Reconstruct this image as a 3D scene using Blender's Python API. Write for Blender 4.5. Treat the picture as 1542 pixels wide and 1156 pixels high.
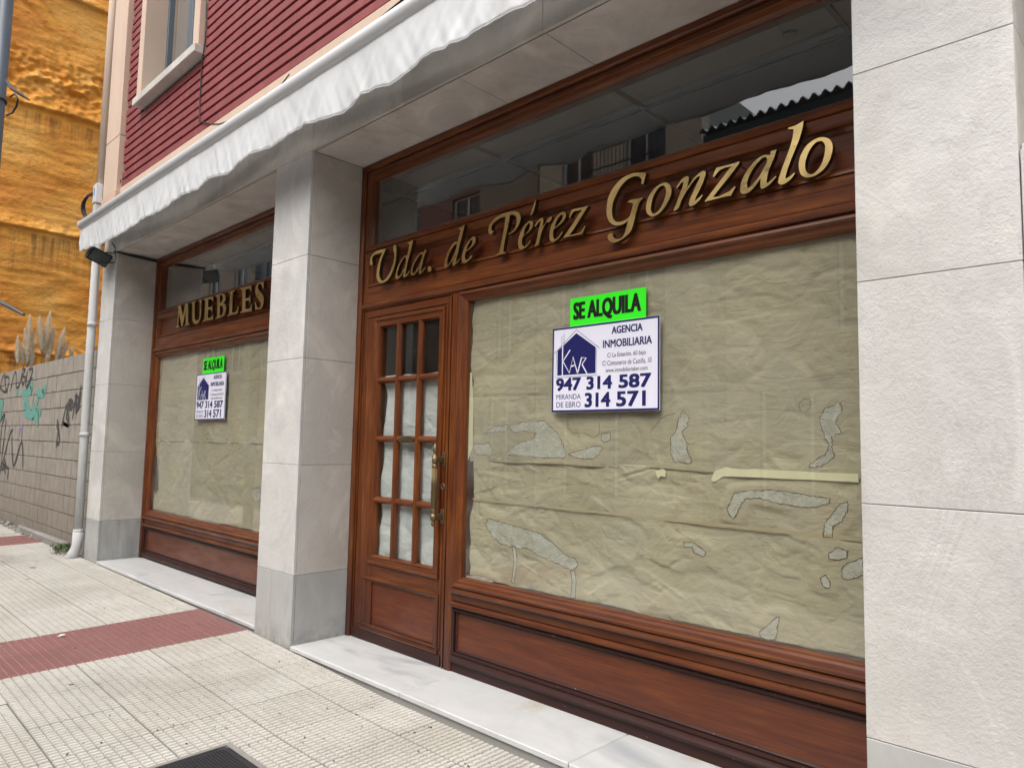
import bpy, bmesh, math, random
import numpy as np
from mathutils import Vector, Matrix, noise
from mathutils.geometry import tessellate_polygon
random.seed(7); np.random.seed(7)
for o in list(bpy.data.objects): bpy.data.objects.remove(o)
S = bpy.context.scene
COL = S.collection
# ------------------------------------------------------------------ camera
CAM = (4.3681, -2.4634, 1.35); FPX = 1072.87
YAW, PITCH, ROLL = math.radians(44.1007), math.radians(4.79074), math.radians(1.13284)
_f = Vector((-math.sin(YAW)*math.cos(PITCH), math.cos(YAW)*math.cos(PITCH), math.sin(PITCH)))
_r0 = Vector((math.cos(YAW), math.sin(YAW), 0)); _u0 = _r0.cross(_f)
_r = math.cos(ROLL)*_r0 + math.sin(ROLL)*_u0; _u = -math.sin(ROLL)*_r0 + math.cos(ROLL)*_u0
cam = bpy.data.cameras.new('camera'); camo = bpy.data.objects.new('camera', cam); COL.objects.link(camo)
camo.matrix_world = Matrix(((_r.x,_u.x,-_f.x,CAM[0]),(_r.y,_u.y,-_f.y,CAM[1]),(_r.z,_u.z,-_f.z,CAM[2]),(0,0,0,1)))
cam.sensor_width = 36; cam.lens = 36*FPX/1542; cam.clip_start = 0.05; cam.clip_end = 500
S.camera = camo
# ------------------------------------------------------------------ world / light
SUN_EL, SUN_AZ = math.radians(58), math.radians(172)      # azimuth clockwise from +Y
W = bpy.data.worlds.new('World'); S.world = W; W.use_nodes = True
nt = W.node_tree; bg = nt.nodes['Background']
sky = nt.nodes.new('ShaderNodeTexSky'); sky.sky_type = 'NISHITA'; sky.sun_disc = False
sky.sun_elevation = SUN_EL; sky.sun_rotation = SUN_AZ; sky.air_density = 1.6; sky.dust_density = 6.0; sky.ozone_density = 1.0
hs = nt.nodes.new('ShaderNodeHueSaturation'); hs.inputs['Saturation'].default_value = 0.45
nt.links.new(sky.outputs[0], hs.inputs['Color']); nt.links.new(hs.outputs[0], bg.inputs['Color'])
bg.inputs['Strength'].default_value = 0.15
sl = bpy.data.lights.new('sun', 'SUN'); so = bpy.data.objects.new('sun', sl); COL.objects.link(so)
sl.energy = 0.85; sl.angle = math.radians(40); sl.color = (1.0, 0.985, 0.96)
sd = Vector((math.sin(SUN_AZ)*math.cos(SUN_EL), math.cos(SUN_AZ)*math.cos(SUN_EL), math.sin(SUN_EL)))
so.rotation_euler = sd.to_track_quat('Z', 'Y').to_euler(); so.location = sd*40
S.view_settings.view_transform = 'Standard'; S.view_settings.look = 'None'
S.view_settings.exposure = 0.74; S.view_settings.gamma = 1; S.view_settings.use_curve_mapping = False
S.render.engine = 'CYCLES'
S.cycles.max_bounces = 8; S.cycles.diffuse_bounces = 4; S.cycles.glossy_bounces = 4; S.cycles.transparent_max_bounces = 12
S.cycles.caustics_reflective = False; S.cycles.caustics_refractive = False

# ------------------------------------------------------------------ helpers
def onY(u, v, Y):
    d = _r*((u-771)/FPX) - _u*((v-578)/FPX) + _f
    t = (Y-CAM[1])/d.y; return Vector(CAM)+d*t
def proj(P):
    c = Vector(P)-Vector(CAM); z = c.dot(_f)
    return (771+FPX*c.dot(_r)/z, 578-FPX*c.dot(_u)/z, z)
def empty(name, loc=(0,0,0), parent=None):
    o = bpy.data.objects.new(name, None); COL.objects.link(o); o.location = loc; o.empty_display_size = .1
    if parent: o.parent = parent
    return o
def tag(o, label, cat, group=None):
    o['label'] = label; o['category'] = cat
    if group: o['group'] = group
    return o
def struct(o): o['kind'] = 'structure'; return o
def stuff(o): o['kind'] = 'stuff'; return o
def link(name, me, mats=None, parent=None, loc=None):
    o = bpy.data.objects.new(name, me); COL.objects.link(o)
    if mats is not None and len(me.materials) == 0:
        for m in (mats if isinstance(mats, (list, tuple)) else [mats]): me.materials.append(m)
    if parent: o.parent = parent
    if loc is not None: o.location = loc
    return o
def from_bm(name, bm, mats, parent=None, smooth=False, loc=None):
    bmesh.ops.recalc_face_normals(bm, faces=bm.faces)
    me = bpy.data.meshes.new(name); bm.to_mesh(me); bm.free()
    if smooth:
        for p in me.polygons: p.use_smooth = True
    return link(name, me, mats, parent, loc)
def bm_box(bm, x0,x1,y0,y1,z0,z1, bev=0, mi=0):
    vs = [bm.verts.new(p) for p in ((x0,y0,z0),(x1,y0,z0),(x1,y1,z0),(x0,y1,z0),(x0,y0,z1),(x1,y0,z1),(x1,y1,z1),(x0,y1,z1))]
    fs = [bm.faces.new([vs[i] for i in q]) for q in ((0,3,2,1),(4,5,6,7),(0,1,5,4),(1,2,6,5),(2,3,7,6),(3,0,4,7))]
    for f in fs: f.material_index = mi
    if bev:
        es = list({e for f in fs for e in f.edges})
        r = bmesh.ops.bevel(bm, geom=es, offset=bev, segments=1, affect='EDGES')
        for f in r['faces']: f.material_index = mi
def box(name, x0,x1,y0,y1,z0,z1, mat, parent=None, bev=0):
    bm = bmesh.new(); bm_box(bm, x0,x1,y0,y1,z0,z1, bev); return from_bm(name, bm, mat, parent)
def bm_tube(bm, pts, r, n=8, cap=True, rad=None):
    rings = []; pts = [Vector(p) for p in pts]; up = None
    for i, p in enumerate(pts):
        d = (pts[min(i+1,len(pts)-1)]-pts[max(i-1,0)]).normalized()
        if up is None: up = d.orthogonal().normalized()
        else:
            up = (up - d*up.dot(d)); up = up.normalized() if up.length > 1e-6 else d.orthogonal().normalized()
        b = d.cross(up); rr = rad[i] if rad else r
        rings.append([bm.verts.new(p+(up*math.cos(a)+b*math.sin(a))*rr) for a in [2*math.pi*k/n for k in range(n)]])
    for a, b in zip(rings, rings[1:]):
        for k in range(n): bm.faces.new((a[k], a[(k+1)%n], b[(k+1)%n], b[k])).smooth = True
    if cap: bm.faces.new(rings[0][::-1]); bm.faces.new(rings[-1])
def tube(name, pts, r, mat, parent=None, n=10, rad=None):
    bm = bmesh.new(); bm_tube(bm, pts, r, n, True, rad); return from_bm(name, bm, mat, parent)
def bm_lathe(bm, prof, origin, axis='Z', n=16):
    # prof: (r, t) along axis
    rings = []
    for r, t in prof:
        ring = []
        for k in range(n):
            a = 2*math.pi*k/n; c, s = math.cos(a)*r, math.sin(a)*r
            p = {'Z':(c,s,t), 'Y':(c,t,s), 'X':(t,c,s)}[axis]
            ring.append(bm.verts.new((origin[0]+p[0], origin[1]+p[1], origin[2]+p[2])))
        rings.append(ring)
    for a, b in zip(rings, rings[1:]):
        for k in range(n): bm.faces.new((a[k], a[(k+1)%n], b[(k+1)%n], b[k])).smooth = True
    bm.faces.new(rings[0]); bm.faces.new(rings[-1])
def frame_sweep(name, x0,x1,z0,z1, prof, mats, parent=None, sides=4):
    """picture frame: prof = (inset, y) swept with mitred corners. sides=3 leaves the bottom open. mats: (horizontal, vertical)"""
    bm = bmesh.new(); L = []
    for o, y in prof:
        zb = z0+o if sides == 4 else z0
        L.append([bm.verts.new(p) for p in ((x0+o,y,zb),(x0+o,y,z1-o),(x1-o,y,z1-o),(x1-o,y,zb))])
    for a, b in zip(L, L[1:]):
        for k in range(sides):
            f = bm.faces.new((a[k], a[(k+1)%4], b[(k+1)%4], b[k])); f.material_index = 0 if k%2 else 1
    return from_bm(name, bm, list(mats), parent)
def rail_x(name, x0, x1, prof, mat, parent=None, closed_y=None):
    """prof (y,z) polygon swept along x"""
    bm = bmesh.new()
    a = [bm.verts.new((x0,y,z)) for y, z in prof]; b = [bm.verts.new((x1,y,z)) for y, z in prof]; n = len(prof)
    for k in range(n): bm.faces.new((a[k], a[(k+1)%n], b[(k+1)%n], b[k]))
    bm.faces.new(a); bm.faces.new(b)
    return from_bm(name, bm, mat, parent)
def rail_z(name, z0, z1, prof, mat, parent=None):
    """prof (x,y) polygon swept along z"""
    bm = bmesh.new()
    a = [bm.verts.new((x,y,z0)) for x, y in prof]; b = [bm.verts.new((x,y,z1)) for x, y in prof]; n = len(prof)
    for k in range(n): bm.faces.new((a[k], a[(k+1)%n], b[(k+1)%n], b[k]))
    bm.faces.new(a); bm.faces.new(b)
    return from_bm(name, bm, mat, parent)
def prism_xz(name, contours, y0, y1, mat, parent=None, bev=0.0):
    """flat outline(s) in XZ, extruded from y0 (front) to y1; contours[0] outer, rest holes"""
    V = [[Vector((p[0], p[1], 0)) for p in c] for c in contours]
    tris = tessellate_polygon(V)
    flat = [p for c in V for p in c]
    bm = bmesh.new()
    F = [bm.verts.new((p.x, y0, p.y)) for p in flat]; B = [bm.verts.new((p.x, y1, p.y)) for p in flat]
    for t in tris:
        try: bm.faces.new([F[i] for i in t]); bm.faces.new([B[i] for i in t[::-1]])
        except ValueError: pass
    s = 0
    for c in V:
        n = len(c)
        for k in range(n):
            i, j = s+k, s+(k+1)%n
            try: bm.faces.new((F[i], F[j], B[j], B[i]))
            except ValueError: pass
        s += n
    return from_bm(name, bm, mat, parent)
def ribbon_xz(bm, pts, w, y, closed=False, th=.0012):
    """painted or drawn line: a thin strip in the XZ plane"""
    P = [Vector(p) for p in pts]; n = len(P); L = []
    for i, p in enumerate(P):
        a = P[(i-1)%n] if (closed or i) else P[i]; b = P[(i+1)%n] if (closed or i < n-1) else P[i]
        d = (b-a); d = d.normalized() if d.length > 1e-9 else Vector((1,0)); q = Vector((-d.y, d.x))
        ww = (w[i] if isinstance(w, (list, tuple)) else w)/2
        L.append((bm.verts.new((p.x+q.x*ww, y, p.y+q.y*ww)), bm.verts.new((p.x-q.x*ww, y, p.y-q.y*ww))))
    m = n if closed else n-1
    for i in range(m):
        a, b = L[i], L[(i+1)%n]
        try: bm.faces.new((a[0], b[0], b[1], a[1]))
        except ValueError: pass

# ------------------------------------------------------------------ materials
class MT:
    def __init__(s, name):
        s.m = bpy.data.materials.new(name); s.m.use_nodes = True; s.t = s.m.node_tree
        s.p = s.t.nodes['Principled BSDF']; s.out = s.t.nodes['Material Output']
    def n(s, typ, **kw):
        nd = s.t.nodes.new('ShaderNode'+typ)
        for k, v in kw.items():
            if k in nd.inputs: nd.inputs[k].default_value = v
            else: setattr(nd, k, v)
        return nd
    def l(s, a, b): s.t.links.new(a, b)
    def coords(s, scale=(1,1,1), shift=True, rot=(0,0,0)):
        g = s.n('NewGeometry'); mp = s.n('Mapping'); mp.inputs['Scale'].default_value = scale; mp.inputs['Rotation'].default_value = rot
        s.l(g.outputs['Position'], mp.inputs['Vector'])
        if shift:
            oi = s.n('ObjectInfo'); mu = s.n('Math', operation='MULTIPLY'); mu.inputs[1].default_value = 37.0
            s.l(oi.outputs['Random'], mu.inputs[0]); cb = s.n('CombineXYZ')
            for k in range(3): s.l(mu.outputs[0], cb.inputs[k])
            s.l(cb.outputs[0], mp.inputs['Location'])
        return mp.outputs[0]
    def noise(s, vec, scale, detail=4, rough=.55, dist=0):
        nd = s.n('TexNoise'); nd.inputs['Scale'].default_value = scale; nd.inputs['Detail'].default_value = detail
        nd.inputs['Roughness'].default_value = rough; nd.inputs['Distortion'].default_value = dist
        s.l(vec, nd.inputs['Vector']); return nd.outputs['Fac']
    def ramp(s, fac, stops):
        r = s.n('ValToRGB'); e = r.color_ramp.elements
        while len(e) < len(stops): e.new(0.5)
        for el, (p, c) in zip(e, stops):
            el.position = p; el.color = (*c, 1) if len(c) == 3 else c
        s.l(fac, r.inputs['Fac']); return r.outputs['Color']
    def rng(s, fac, a, b, c, d):
        r = s.n('MapRange'); 
        for k, v in zip(('From Min','From Max','To Min','To Max'), (a,b,c,d)): r.inputs[k].default_value = v
        s.l(fac, r.inputs['Value']); return r.outputs['Result']
    def mix(s, fac, a, b, mode='MIX'):
        m = s.n('Mix', data_type='RGBA', blend_type=mode)
        for inp, v in ((0, fac), (6, a), (7, b)):
            if hasattr(v, 'is_linked') or hasattr(v, 'links'): s.l(v, m.inputs[inp])
            else: m.inputs[inp].default_value = v if inp == 0 else (*v, 1)
        return m.outputs[2]
    def bump(s, h, strength, dist, prev=None):
        b = s.n('Bump'); b.inputs['Strength'].default_value = strength; b.inputs['Distance'].default_value = dist
        s.l(h, b.inputs['Height'])
        if prev is not None: s.l(prev, b.inputs['Normal'])
        return b.outputs['Normal']
    def done(s, color=None, rough=None, normal=None, **kw):
        p = s.p
        for key, v in (('Base Color', color), ('Roughness', rough), ('Normal', normal)):
            if v is None: continue
            if isinstance(v, tuple): p.inputs[key].default_value = (*v, 1)
            elif isinstance(v, (int, float)): p.inputs[key].default_value = v
            else: s.l(v, p.inputs[key])
        for k, v in kw.items(): p.inputs[k.replace('_', ' ')].default_value = v
        return s.m
def plain(name, c, r=.6, metal=0, **kw):
    return MT(name).done(c, r, Metallic=metal, **kw)

def wood(name, vert, dark=False, panel=False):
    t = MT(name); sc = (9,9,.9) if vert else (.9,9,9)
    v = t.coords(sc); n1 = t.noise(v, 3.0, 6, .62, .12); v2 = t.coords((60,60,1.6) if vert else (1.6,60,60)); n2 = t.noise(v2, 2.2, 3, .6)
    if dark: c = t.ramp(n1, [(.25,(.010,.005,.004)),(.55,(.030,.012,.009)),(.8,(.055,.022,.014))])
    elif panel: c = t.ramp(n1, [(.22,(.075,.015,.006)),(.5,(.150,.036,.010)),(.78,(.23,.064,.016))])
    else: c = t.ramp(n1, [(.22,(.070,.016,.005)),(.5,(.170,.047,.010)),(.78,(.31,.102,.020))])
    c = t.mix(t.rng(n2,.35,.65,0,.45), c, (.05,.012,.005), 'MIX')
    # large blotches of older, redder varnish
    g = t.coords((1.1,1.1,1.1), False); nb = t.noise(g, 1.7, 3); c = t.mix(t.rng(nb,.42,.72,0,.35), c, (.09,.018,.008))
    # darker towards the foot of the joinery: weathered varnish plus some shade painted in
    gp = t.n('NewGeometry'); sp = t.n('SeparateXYZ'); t.l(gp.outputs['Position'], sp.inputs[0])
    wz = t.rng(sp.outputs['Z'], .05, .85, 1.7, 0); wn = t.noise(t.coords((1,1,4) if not vert else (4,4,1), False), 3, 4, .5); wm = t.rng(wn, .2, .8, .28, .55); mm = t.n('Math', operation='MULTIPLY'); t.l(wz, mm.inputs[0]); t.l(wm, mm.inputs[1])
    c = t.mix(mm.outputs[0] if not panel else t.rng(mm.outputs[0],0,1,0,.45), c, (.030,.010,.009))
    # chips and scratches
    sv = t.coords((3,14,14) if not vert else (14,14,3)); cn = t.noise(sv, 9, 3, .7); c = t.mix(t.rng(cn,.735 if not dark else .70,.76 if not dark else .72,0,.5 if not dark else .9), c, (.33,.26,.22))
    nb2 = t.bump(n2, .25, .002); nrm = t.bump(n1, .15, .003, nb2)
    rg = t.rng(wn, .3, .7, .30 if not dark else .45, .52 if not dark else .68)
    return t.done(c, rg, nrm, Coat_Weight=.28 if not dark else .05, Coat_Roughness=.13, Specular_IOR_Level=.30)
WH, WV = wood('varnished_wood_along', False), wood('varnished_wood_upright', True)
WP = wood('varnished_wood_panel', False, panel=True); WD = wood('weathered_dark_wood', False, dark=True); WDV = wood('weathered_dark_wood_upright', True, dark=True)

def stone(name, base, var, bumpy, stains=(.42,.36,.26), stain=.25, rough=.75, warm=0.0):
    t = MT(name); v = t.coords((1,1,1)); n1 = t.noise(v, 1.3, 5, .55, .4); n2 = t.noise(v, 9, 5, .6); n3 = t.noise(v, 130, 3, .6)
    lo = tuple(b*(1-var) for b in base); hi = tuple(min(1, b*(1+var*.5)) for b in base)
    c = t.ramp(n1, [(.25,lo),(.5,base),(.72,hi)]); c = t.mix(t.rng(n2,.3,.7,0,.28), c, tuple(b*.80 for b in base))
    cl = t.noise(t.coords((1,1,1), False), 1.7, 6, .62, 1.5); c = t.mix(t.rng(cl,.52,.64,0,.55), c, tuple(min(.84, b*1.26) for b in base)); c = t.mix(t.rng(cl,.30,.44,.5,0), c, tuple(b*.74 for b in base))
    vn = t.noise(t.coords((1,1,1), True), 2.2, 7, .7, 2.2); c = t.mix(t.rng(vn,.485,.5,0,.22), c, tuple(b*.66 for b in base)) if False else c
    w = t.coords((1,1,.35), False); ns = t.noise(w, 2.3, 5, .65); c = t.mix(t.rng(ns,.55,.78,0,stain), c, stains)
    oi = t.n('ObjectInfo'); c = t.mix(t.rng(oi.outputs['Random'],0,1,0,.22), c, tuple(b*.78 for b in base))
    vn = t.noise(t.coords((1,1,.5)), 1.6, 7, .68, 1.8); ab = t.n('Math', operation='SUBTRACT'); t.l(vn, ab.inputs[0]); ab.inputs[1].default_value = .5; a2 = t.n('Math', operation='ABSOLUTE'); t.l(ab.outputs[0], a2.inputs[0]); c = t.mix(t.rng(a2.outputs[0],0,.014,.30,0), c, tuple(b*.66 for b in base))
    pit = t.noise(v, 60, 2, .7); c = t.mix(t.rng(pit,.70,.76,0,.35), c, tuple(b*.45 for b in base))
    nb = t.bump(n3, .5*bumpy, .003); nb = t.bump(t.noise(t.coords((1,1,1)), 70, 5, .72, .2), .75*bumpy, .006, nb); nb = t.bump(t.noise(t.coords((1,1,1)), 14, 4, .6, .3), .35*bumpy, .012, nb)
    return t.done(c, rough, nb, Specular_IOR_Level=.3)
MARBLE = stone('bush_hammered_limestone', (.62,.62,.608), .18, .75, stain=.3)
MARBLE2 = stone('honed_limestone', (.60,.577,.535), .2, .25, stain=.4)
SOFFIT = stone('soffit_limestone', (.66,.625,.59), .2, .2, stains=(.34,.25,.17), stain=.6)
def veined(name, base, vein, rough, stain=.3, sc=2.0, tex=(1,1,.3)):
    t = MT(name); v = t.coords(tex); n1 = t.noise(v, sc, 6, .6, 1.4); n2 = t.noise(v, sc*4.5, 5, .6, .8)
    c = t.ramp(n1, [(.30,vein),(.46,base),(.55,tuple(b*.93 for b in base)),(.62,base),(.8,tuple(b*.85+v_*.15 for b, v_ in zip(base, vein)))])
    c = t.mix(t.rng(n2,.35,.65,0,.22), c, vein)
    st = t.noise(t.coords((1,1,1)), 3.1, 4, .6); c = t.mix(t.rng(st,.60,.76,0,stain), c, (.40,.31,.17)); s2 = t.noise(t.coords((.6,1.2,1)), 2.0, 4, .6, 1.0); c = t.mix(t.rng(s2,.5,.68,0,.4), c, tuple(b*.72+.02 for b in base))
    gp = t.n('NewGeometry'); sp = t.n('SeparateXYZ'); t.l(gp.outputs['Position'], sp.inputs[0]); dz = t.rng(sp.outputs['Z'], -.05, .16, 1, 0); dn = t.noise(t.coords((1,1,1), False), 11, 5, .65)
    if tex[0] == 1:
        m = t.n('Math', operation='MULTIPLY'); t.l(dz, m.inputs[0]); t.l(t.rng(dn,.35,.65,0,.8), m.inputs[1]); c = t.mix(m.outputs[0], c, (.20,.18,.15))
    return t.done(c, rough, t.bump(n2, .1, .002), Specular_IOR_Level=.45)
PLINTH = veined('grey_veined_marble', (.48,.49,.485), (.26,.27,.27), .42, .5)
SILLM = veined('white_veined_marble', (.60,.61,.61), (.38,.41,.43), .30, .5, 1.6, (.35,1,1))
GREYM = plain('grey_riser_marble', (.36,.36,.35), .5)
MORTAR = plain('mortar', (.17,.16,.15), .9)
DARKJ = plain('dark_joint', (.10,.09,.08), .9)

def tile_mat(name, base, dirt):
    t = MT(name); v = t.coords((1,1,1)); w = t.coords((1,1,1), False)
    n = t.noise(w, 2.2, 5, .6); n2 = t.noise(v, 40, 3, .6); n3 = t.noise(w, 14, 4, .65)
    c = t.ramp(n, [(.3,tuple(b*.86 for b in base)),(.55,base),(.8,tuple(min(1,b*1.08) for b in base))])
    c = t.mix(t.rng(n2,.35,.7,0,.22), c, dirt); c = t.mix(t.rng(n3,.5,.72,0,.38), c, dirt); nL = t.noise(w, .9, 5, .65, .8); c = t.mix(t.rng(nL,.48,.66,0,.42), c, dirt)
    g = t.n('NewGeometry'); oi = t.n('ObjectInfo')
    c = t.mix(t.rng(oi.outputs['Random'],0,1,0,.34), c, tuple(b*k for b, k in zip(base, (.76,.74,.68))))
    # grooves: the low face of the tile is its own material slot, this only speckles
    sp = t.noise(v, 75, 2, .5); c = t.mix(t.rng(sp,.69,.73,0,.75), c, (.07,.06,.05))
    return t.done(c, .8, t.bump(n2, .3, .002), Specular_IOR_Level=.25)
TILE = tile_mat('cream_paving_tile', (.585,.568,.53), (.33,.30,.265))
TILE_G = tile_mat('cream_paving_groove', (.33,.315,.29), (.17,.16,.145))  # groove colour darkened to paint in the shadows between the pads
TRED = tile_mat('red_paving_tile', (.285,.135,.130), (.25,.16,.15))
TRED_G = tile_mat('red_paving_groove', (.36,.21,.20), (.18,.10,.095))

def glass(name, tint=(.90,.95,.93), refl=1.6, dusty=.02, wave=0.0):
    t = MT(name); t.t.nodes.remove(t.p)
    lw = t.n('Fresnel'); lw.inputs['IOR'].default_value = 1.62
    g = t.n('NewGeometry'); inv = t.n('Math', operation='SUBTRACT'); inv.inputs[0].default_value = 1; t.l(g.outputs['Backfacing'], inv.inputs[1])
    mu = t.n('Math', operation='MULTIPLY'); t.l(lw.outputs[0], mu.inputs[0]); t.l(inv.outputs[0], mu.inputs[1])
    mu2 = t.n('Math', operation='MULTIPLY'); mu2.inputs[1].default_value = refl; t.l(mu.outputs[0], mu2.inputs[0]); mu2.use_clamp = True
    tr = t.n('BsdfTransparent'); tr.inputs[0].default_value = (*[math.sqrt(x) for x in tint], 1)
    gl = t.n('BsdfGlossy'); gl.inputs['Roughness'].default_value = .015; gl.inputs[0].default_value = (1,1,1,1)
    if wave:
        nb = t.bump(t.noise(t.coords((1,1,1), False), 1.2, 2), wave, .02); t.l(nb, gl.inputs['Normal'])
    mx = t.n('MixShader'); t.l(mu2.outputs[0], mx.inputs[0]); t.l(tr.outputs[0], mx.inputs[1]); t.l(gl.outputs[0], mx.inputs[2])
    df = t.n('BsdfDiffuse'); df.inputs[0].default_value = (.6,.6,.56,1); m2 = t.n('MixShader')
    dn = t.noise(t.coords((1,1,1), False), 3.0, 5, .6); t.l(t.rng(dn,.35,.75,0,dusty*2), m2.inputs[0])
    t.l(mx.outputs[0], m2.inputs[1]); t.l(df.outputs[0], m2.inputs[2]); t.l(m2.outputs[0], t.out.inputs[0])
    return t.m
GLASS = glass('shop_glass', (.92,.945,.92), 1.5, dusty=.05, wave=0); DGLASS = glass('door_glass', (.80,.84,.83), 1.1, dusty=.01, wave=0); GLASS2 = glass('transom_glass', (.72,.78,.78), 2.9, dusty=.006, wave=0)

def paper_mat(name, base):
    t = MT(name); v = t.coords((1,1,1)); n = t.noise(v, 1.6, 4, .5); n2 = t.noise(t.coords((2,1,40)), 3, 4, .6); n3 = t.noise(v, 160, 2)
    c = t.ramp(n, [(.3,tuple(b*.82 for b in base)),(.7,tuple(b*1.12 for b in base))]); c = t.mix(t.rng(n2,.4,.65,0,.25), c, tuple(b*.72 for b in base))
    vo = t.n('TexVoronoi', feature='DISTANCE_TO_EDGE'); vo.inputs['Scale'].default_value = 5.5
    wn = t.n('TexNoise'); wn.inputs['Scale'].default_value = 3; mx = t.n('Mix', data_type='VECTOR'); mx.inputs[0].default_value = .12
    t.l(v, wn.inputs['Vector']); t.l(v, mx.inputs[4]); t.l(wn.outputs['Color'], mx.inputs[5]); t.l(mx.outputs[1], vo.inputs['Vector'])
    nb = t.bump(t.rng(vo.outputs['Distance'],0,.05,0,1), .1, .006); nb = t.bump(t.noise(v, 7, 4, .6, 1.2), .5, .022, nb); nb = t.bump(t.noise(t.coords((2,1,9)), 3.0, 3, .5, 1.0), .28, .015, nb); nb = t.bump(n3, .1, .001, nb)
    return t.done(c, .62, nb, Specular_IOR_Level=.3)
KRAFT = paper_mat('kraft_paper', (.46,.41,.287)); WPAPER = paper_mat('white_paper', (.74,.75,.74))
STAIN = MT('glued_paper_patch'); _v = STAIN.coords((1,1,1)); STAIN = STAIN.done(STAIN.ramp(STAIN.noise(_v, 14, 5, .65, .6), [(.3,(.37,.35,.275)),(.5,(.46,.45,.385)),(.7,(.55,.55,.49))]), .55, STAIN.bump(STAIN.noise(_v, 20, 5, .65, 1.0), .9, .012)); STLINE = plain('stain_outline', (.10,.055,.025), .9)
TAPE = plain('masking_tape', (.74,.70,.47), .6)

def brass_mat(name, base, rough):
    t = MT(name); v = t.coords((1,1,1)); n = t.noise(v, 5, 4, .6); n2 = t.noise(v, 55, 3)
    c = t.ramp(n, [(.3,tuple(b*.80 for b in base)),(.6,base)]); c = t.mix(t.rng(n2,.62,.75,0,.3), c, (.25,.16,.06))
    return t.done(c, t.rng(n,.3,.7,rough*.8,rough*1.3), t.bump(n, .3, .012), Metallic=1.0)
BRASS = brass_mat('polished_brass', (1.0,.74,.32), .30); BRONZE = brass_mat('tarnished_bronze', (.24,.185,.105), .48)
BRASS_SIDE = plain('dark_brass_side', (.08,.05,.018), .4, .7)  # much darker brass colour for the letter sides

def brick_mat():
    t = MT('red_glazed_brick'); v = t.coords((1,1,1)); n = t.noise(v, 5, 4); oi = t.n('ObjectInfo')
    c = t.ramp(n, [(.3,(.235,.050,.052)),(.7,(.30,.070,.070))]); c = t.mix(t.rng(oi.outputs['Random'],0,1,0,.35), c, (.22,.050,.052))
    nd = t.noise(t.coords((2,2,.6), False), 2, 4); c = t.mix(t.rng(nd,.5,.8,0,.35), c, (.36,.16,.15))
    return t.done(c, .6, t.bump(t.noise(v, 120, 3), .3, .002))
BRICK = brick_mat(); BRECESS = plain('brick_recess', (.065,.016,.018), .9)
def render_mat(name, base, b=.4, sc=90, var=.12, stain=(.35,.26,.2), st=.3):
    t = MT(name); v = t.coords((1,1,1), False); n = t.noise(v, 1.5, 5, .6); n2 = t.noise(v, sc, 3)
    c = t.ramp(n, [(.3,tuple(x*(1-var) for x in base)),(.7,base)]); w = t.noise(t.coords((3,3,.25), False), 2.5, 5, .65); c = t.mix(t.rng(w,.55,.8,0,st), c, stain)
    return t.done(c, .88, t.bump(n2, b, .003))
PEACH = render_mat('peach_render', (.66,.46,.35)); CREAM = render_mat('cream_render', (.68,.52,.41))
CONC = render_mat('concrete', (.30,.29,.27), .6, 60, .25, (.16,.15,.14), .4)
def block_mat():
    t = MT('split_face_block'); v = t.coords((1,1,1)); w = t.coords((1,1,1), False); n = t.noise(v, 6, 5, .6); n2 = t.noise(v, 100, 3); oi = t.n('ObjectInfo')
    c = t.ramp(n, [(.3,(.27,.245,.21)),(.7,(.37,.34,.295))]); c = t.mix(t.rng(oi.outputs['Random'],0,1,0,.3), c, (.28,.265,.235))
    wn = t.noise(t.coords((2.5,2.5,.4), False), 3, 5, .7); c = t.mix(t.rng(wn,.5,.75,0,.5), c, (.20,.17,.135))
    gp = t.n('NewGeometry'); sp = t.n('SeparateXYZ'); t.l(gp.outputs['Position'], sp.inputs[0]); c = t.mix(t.rng(sp.outputs['Z'],.1,1.1,.5,0), c, (.18,.145,.11))
    return t.done(c, .95, t.bump(n2, .5, .004))
BLOCK = block_mat()
AWN = MT('awning_canvas'); _v = AWN.coords((1,1,1), False); _n = AWN.noise(AWN.coords((5,3,1.6), False), 1.6, 5, .6)
_c = AWN.ramp(_n, [(.3,(.73,.76,.78)),(.6,(.80,.82,.84))]); AWN.done(_c, .6, AWN.bump(AWN.noise(_v, 9, 4), .25, .01), Specular_IOR_Level=.3)
_tl = AWN.n('BsdfTranslucent'); AWN.l(_c, _tl.inputs[0]); _ms = AWN.n('MixShader'); _ms.inputs[0].default_value = .22
AWN.l(AWN.p.outputs[0], _ms.inputs[1]); AWN.l(_tl.outputs[0], _ms.inputs[2]); AWN.l(_ms.outputs[0], AWN.out.inputs[0]); AWN = AWN.m
WMETAL = plain('white_painted_metal', (.64,.66,.68), .38); BLACK = plain('black_metal', (.018,.02,.024), .42); CABLE = plain('black_cable', (.02,.02,.022), .6)
PIPE = render_mat('painted_pipe', (.60,.61,.61), .1, 60, .1, (.30,.27,.25), .35); PIPEC = render_mat('cream_pipe', (.74,.60,.49), .1, 60, .06, (.5,.4,.33), .2)
GREEN = MT('fluorescent_green_card').done((.035,.92,.018), .45); NAVY = plain('navy_print', (.012,.014,.115), .4); WHITEC = plain('white_board', (.78,.79,.92), .35); INK = plain('black_print', (.008,.008,.008), .4)
INTER = plain('interior_wall', (.28,.30,.29), .9); INTERC = plain('interior_ceiling', (.72,.74,.72), .9); BLUEC = plain('blue_cloth', (.02,.05,.14), .9)
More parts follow.
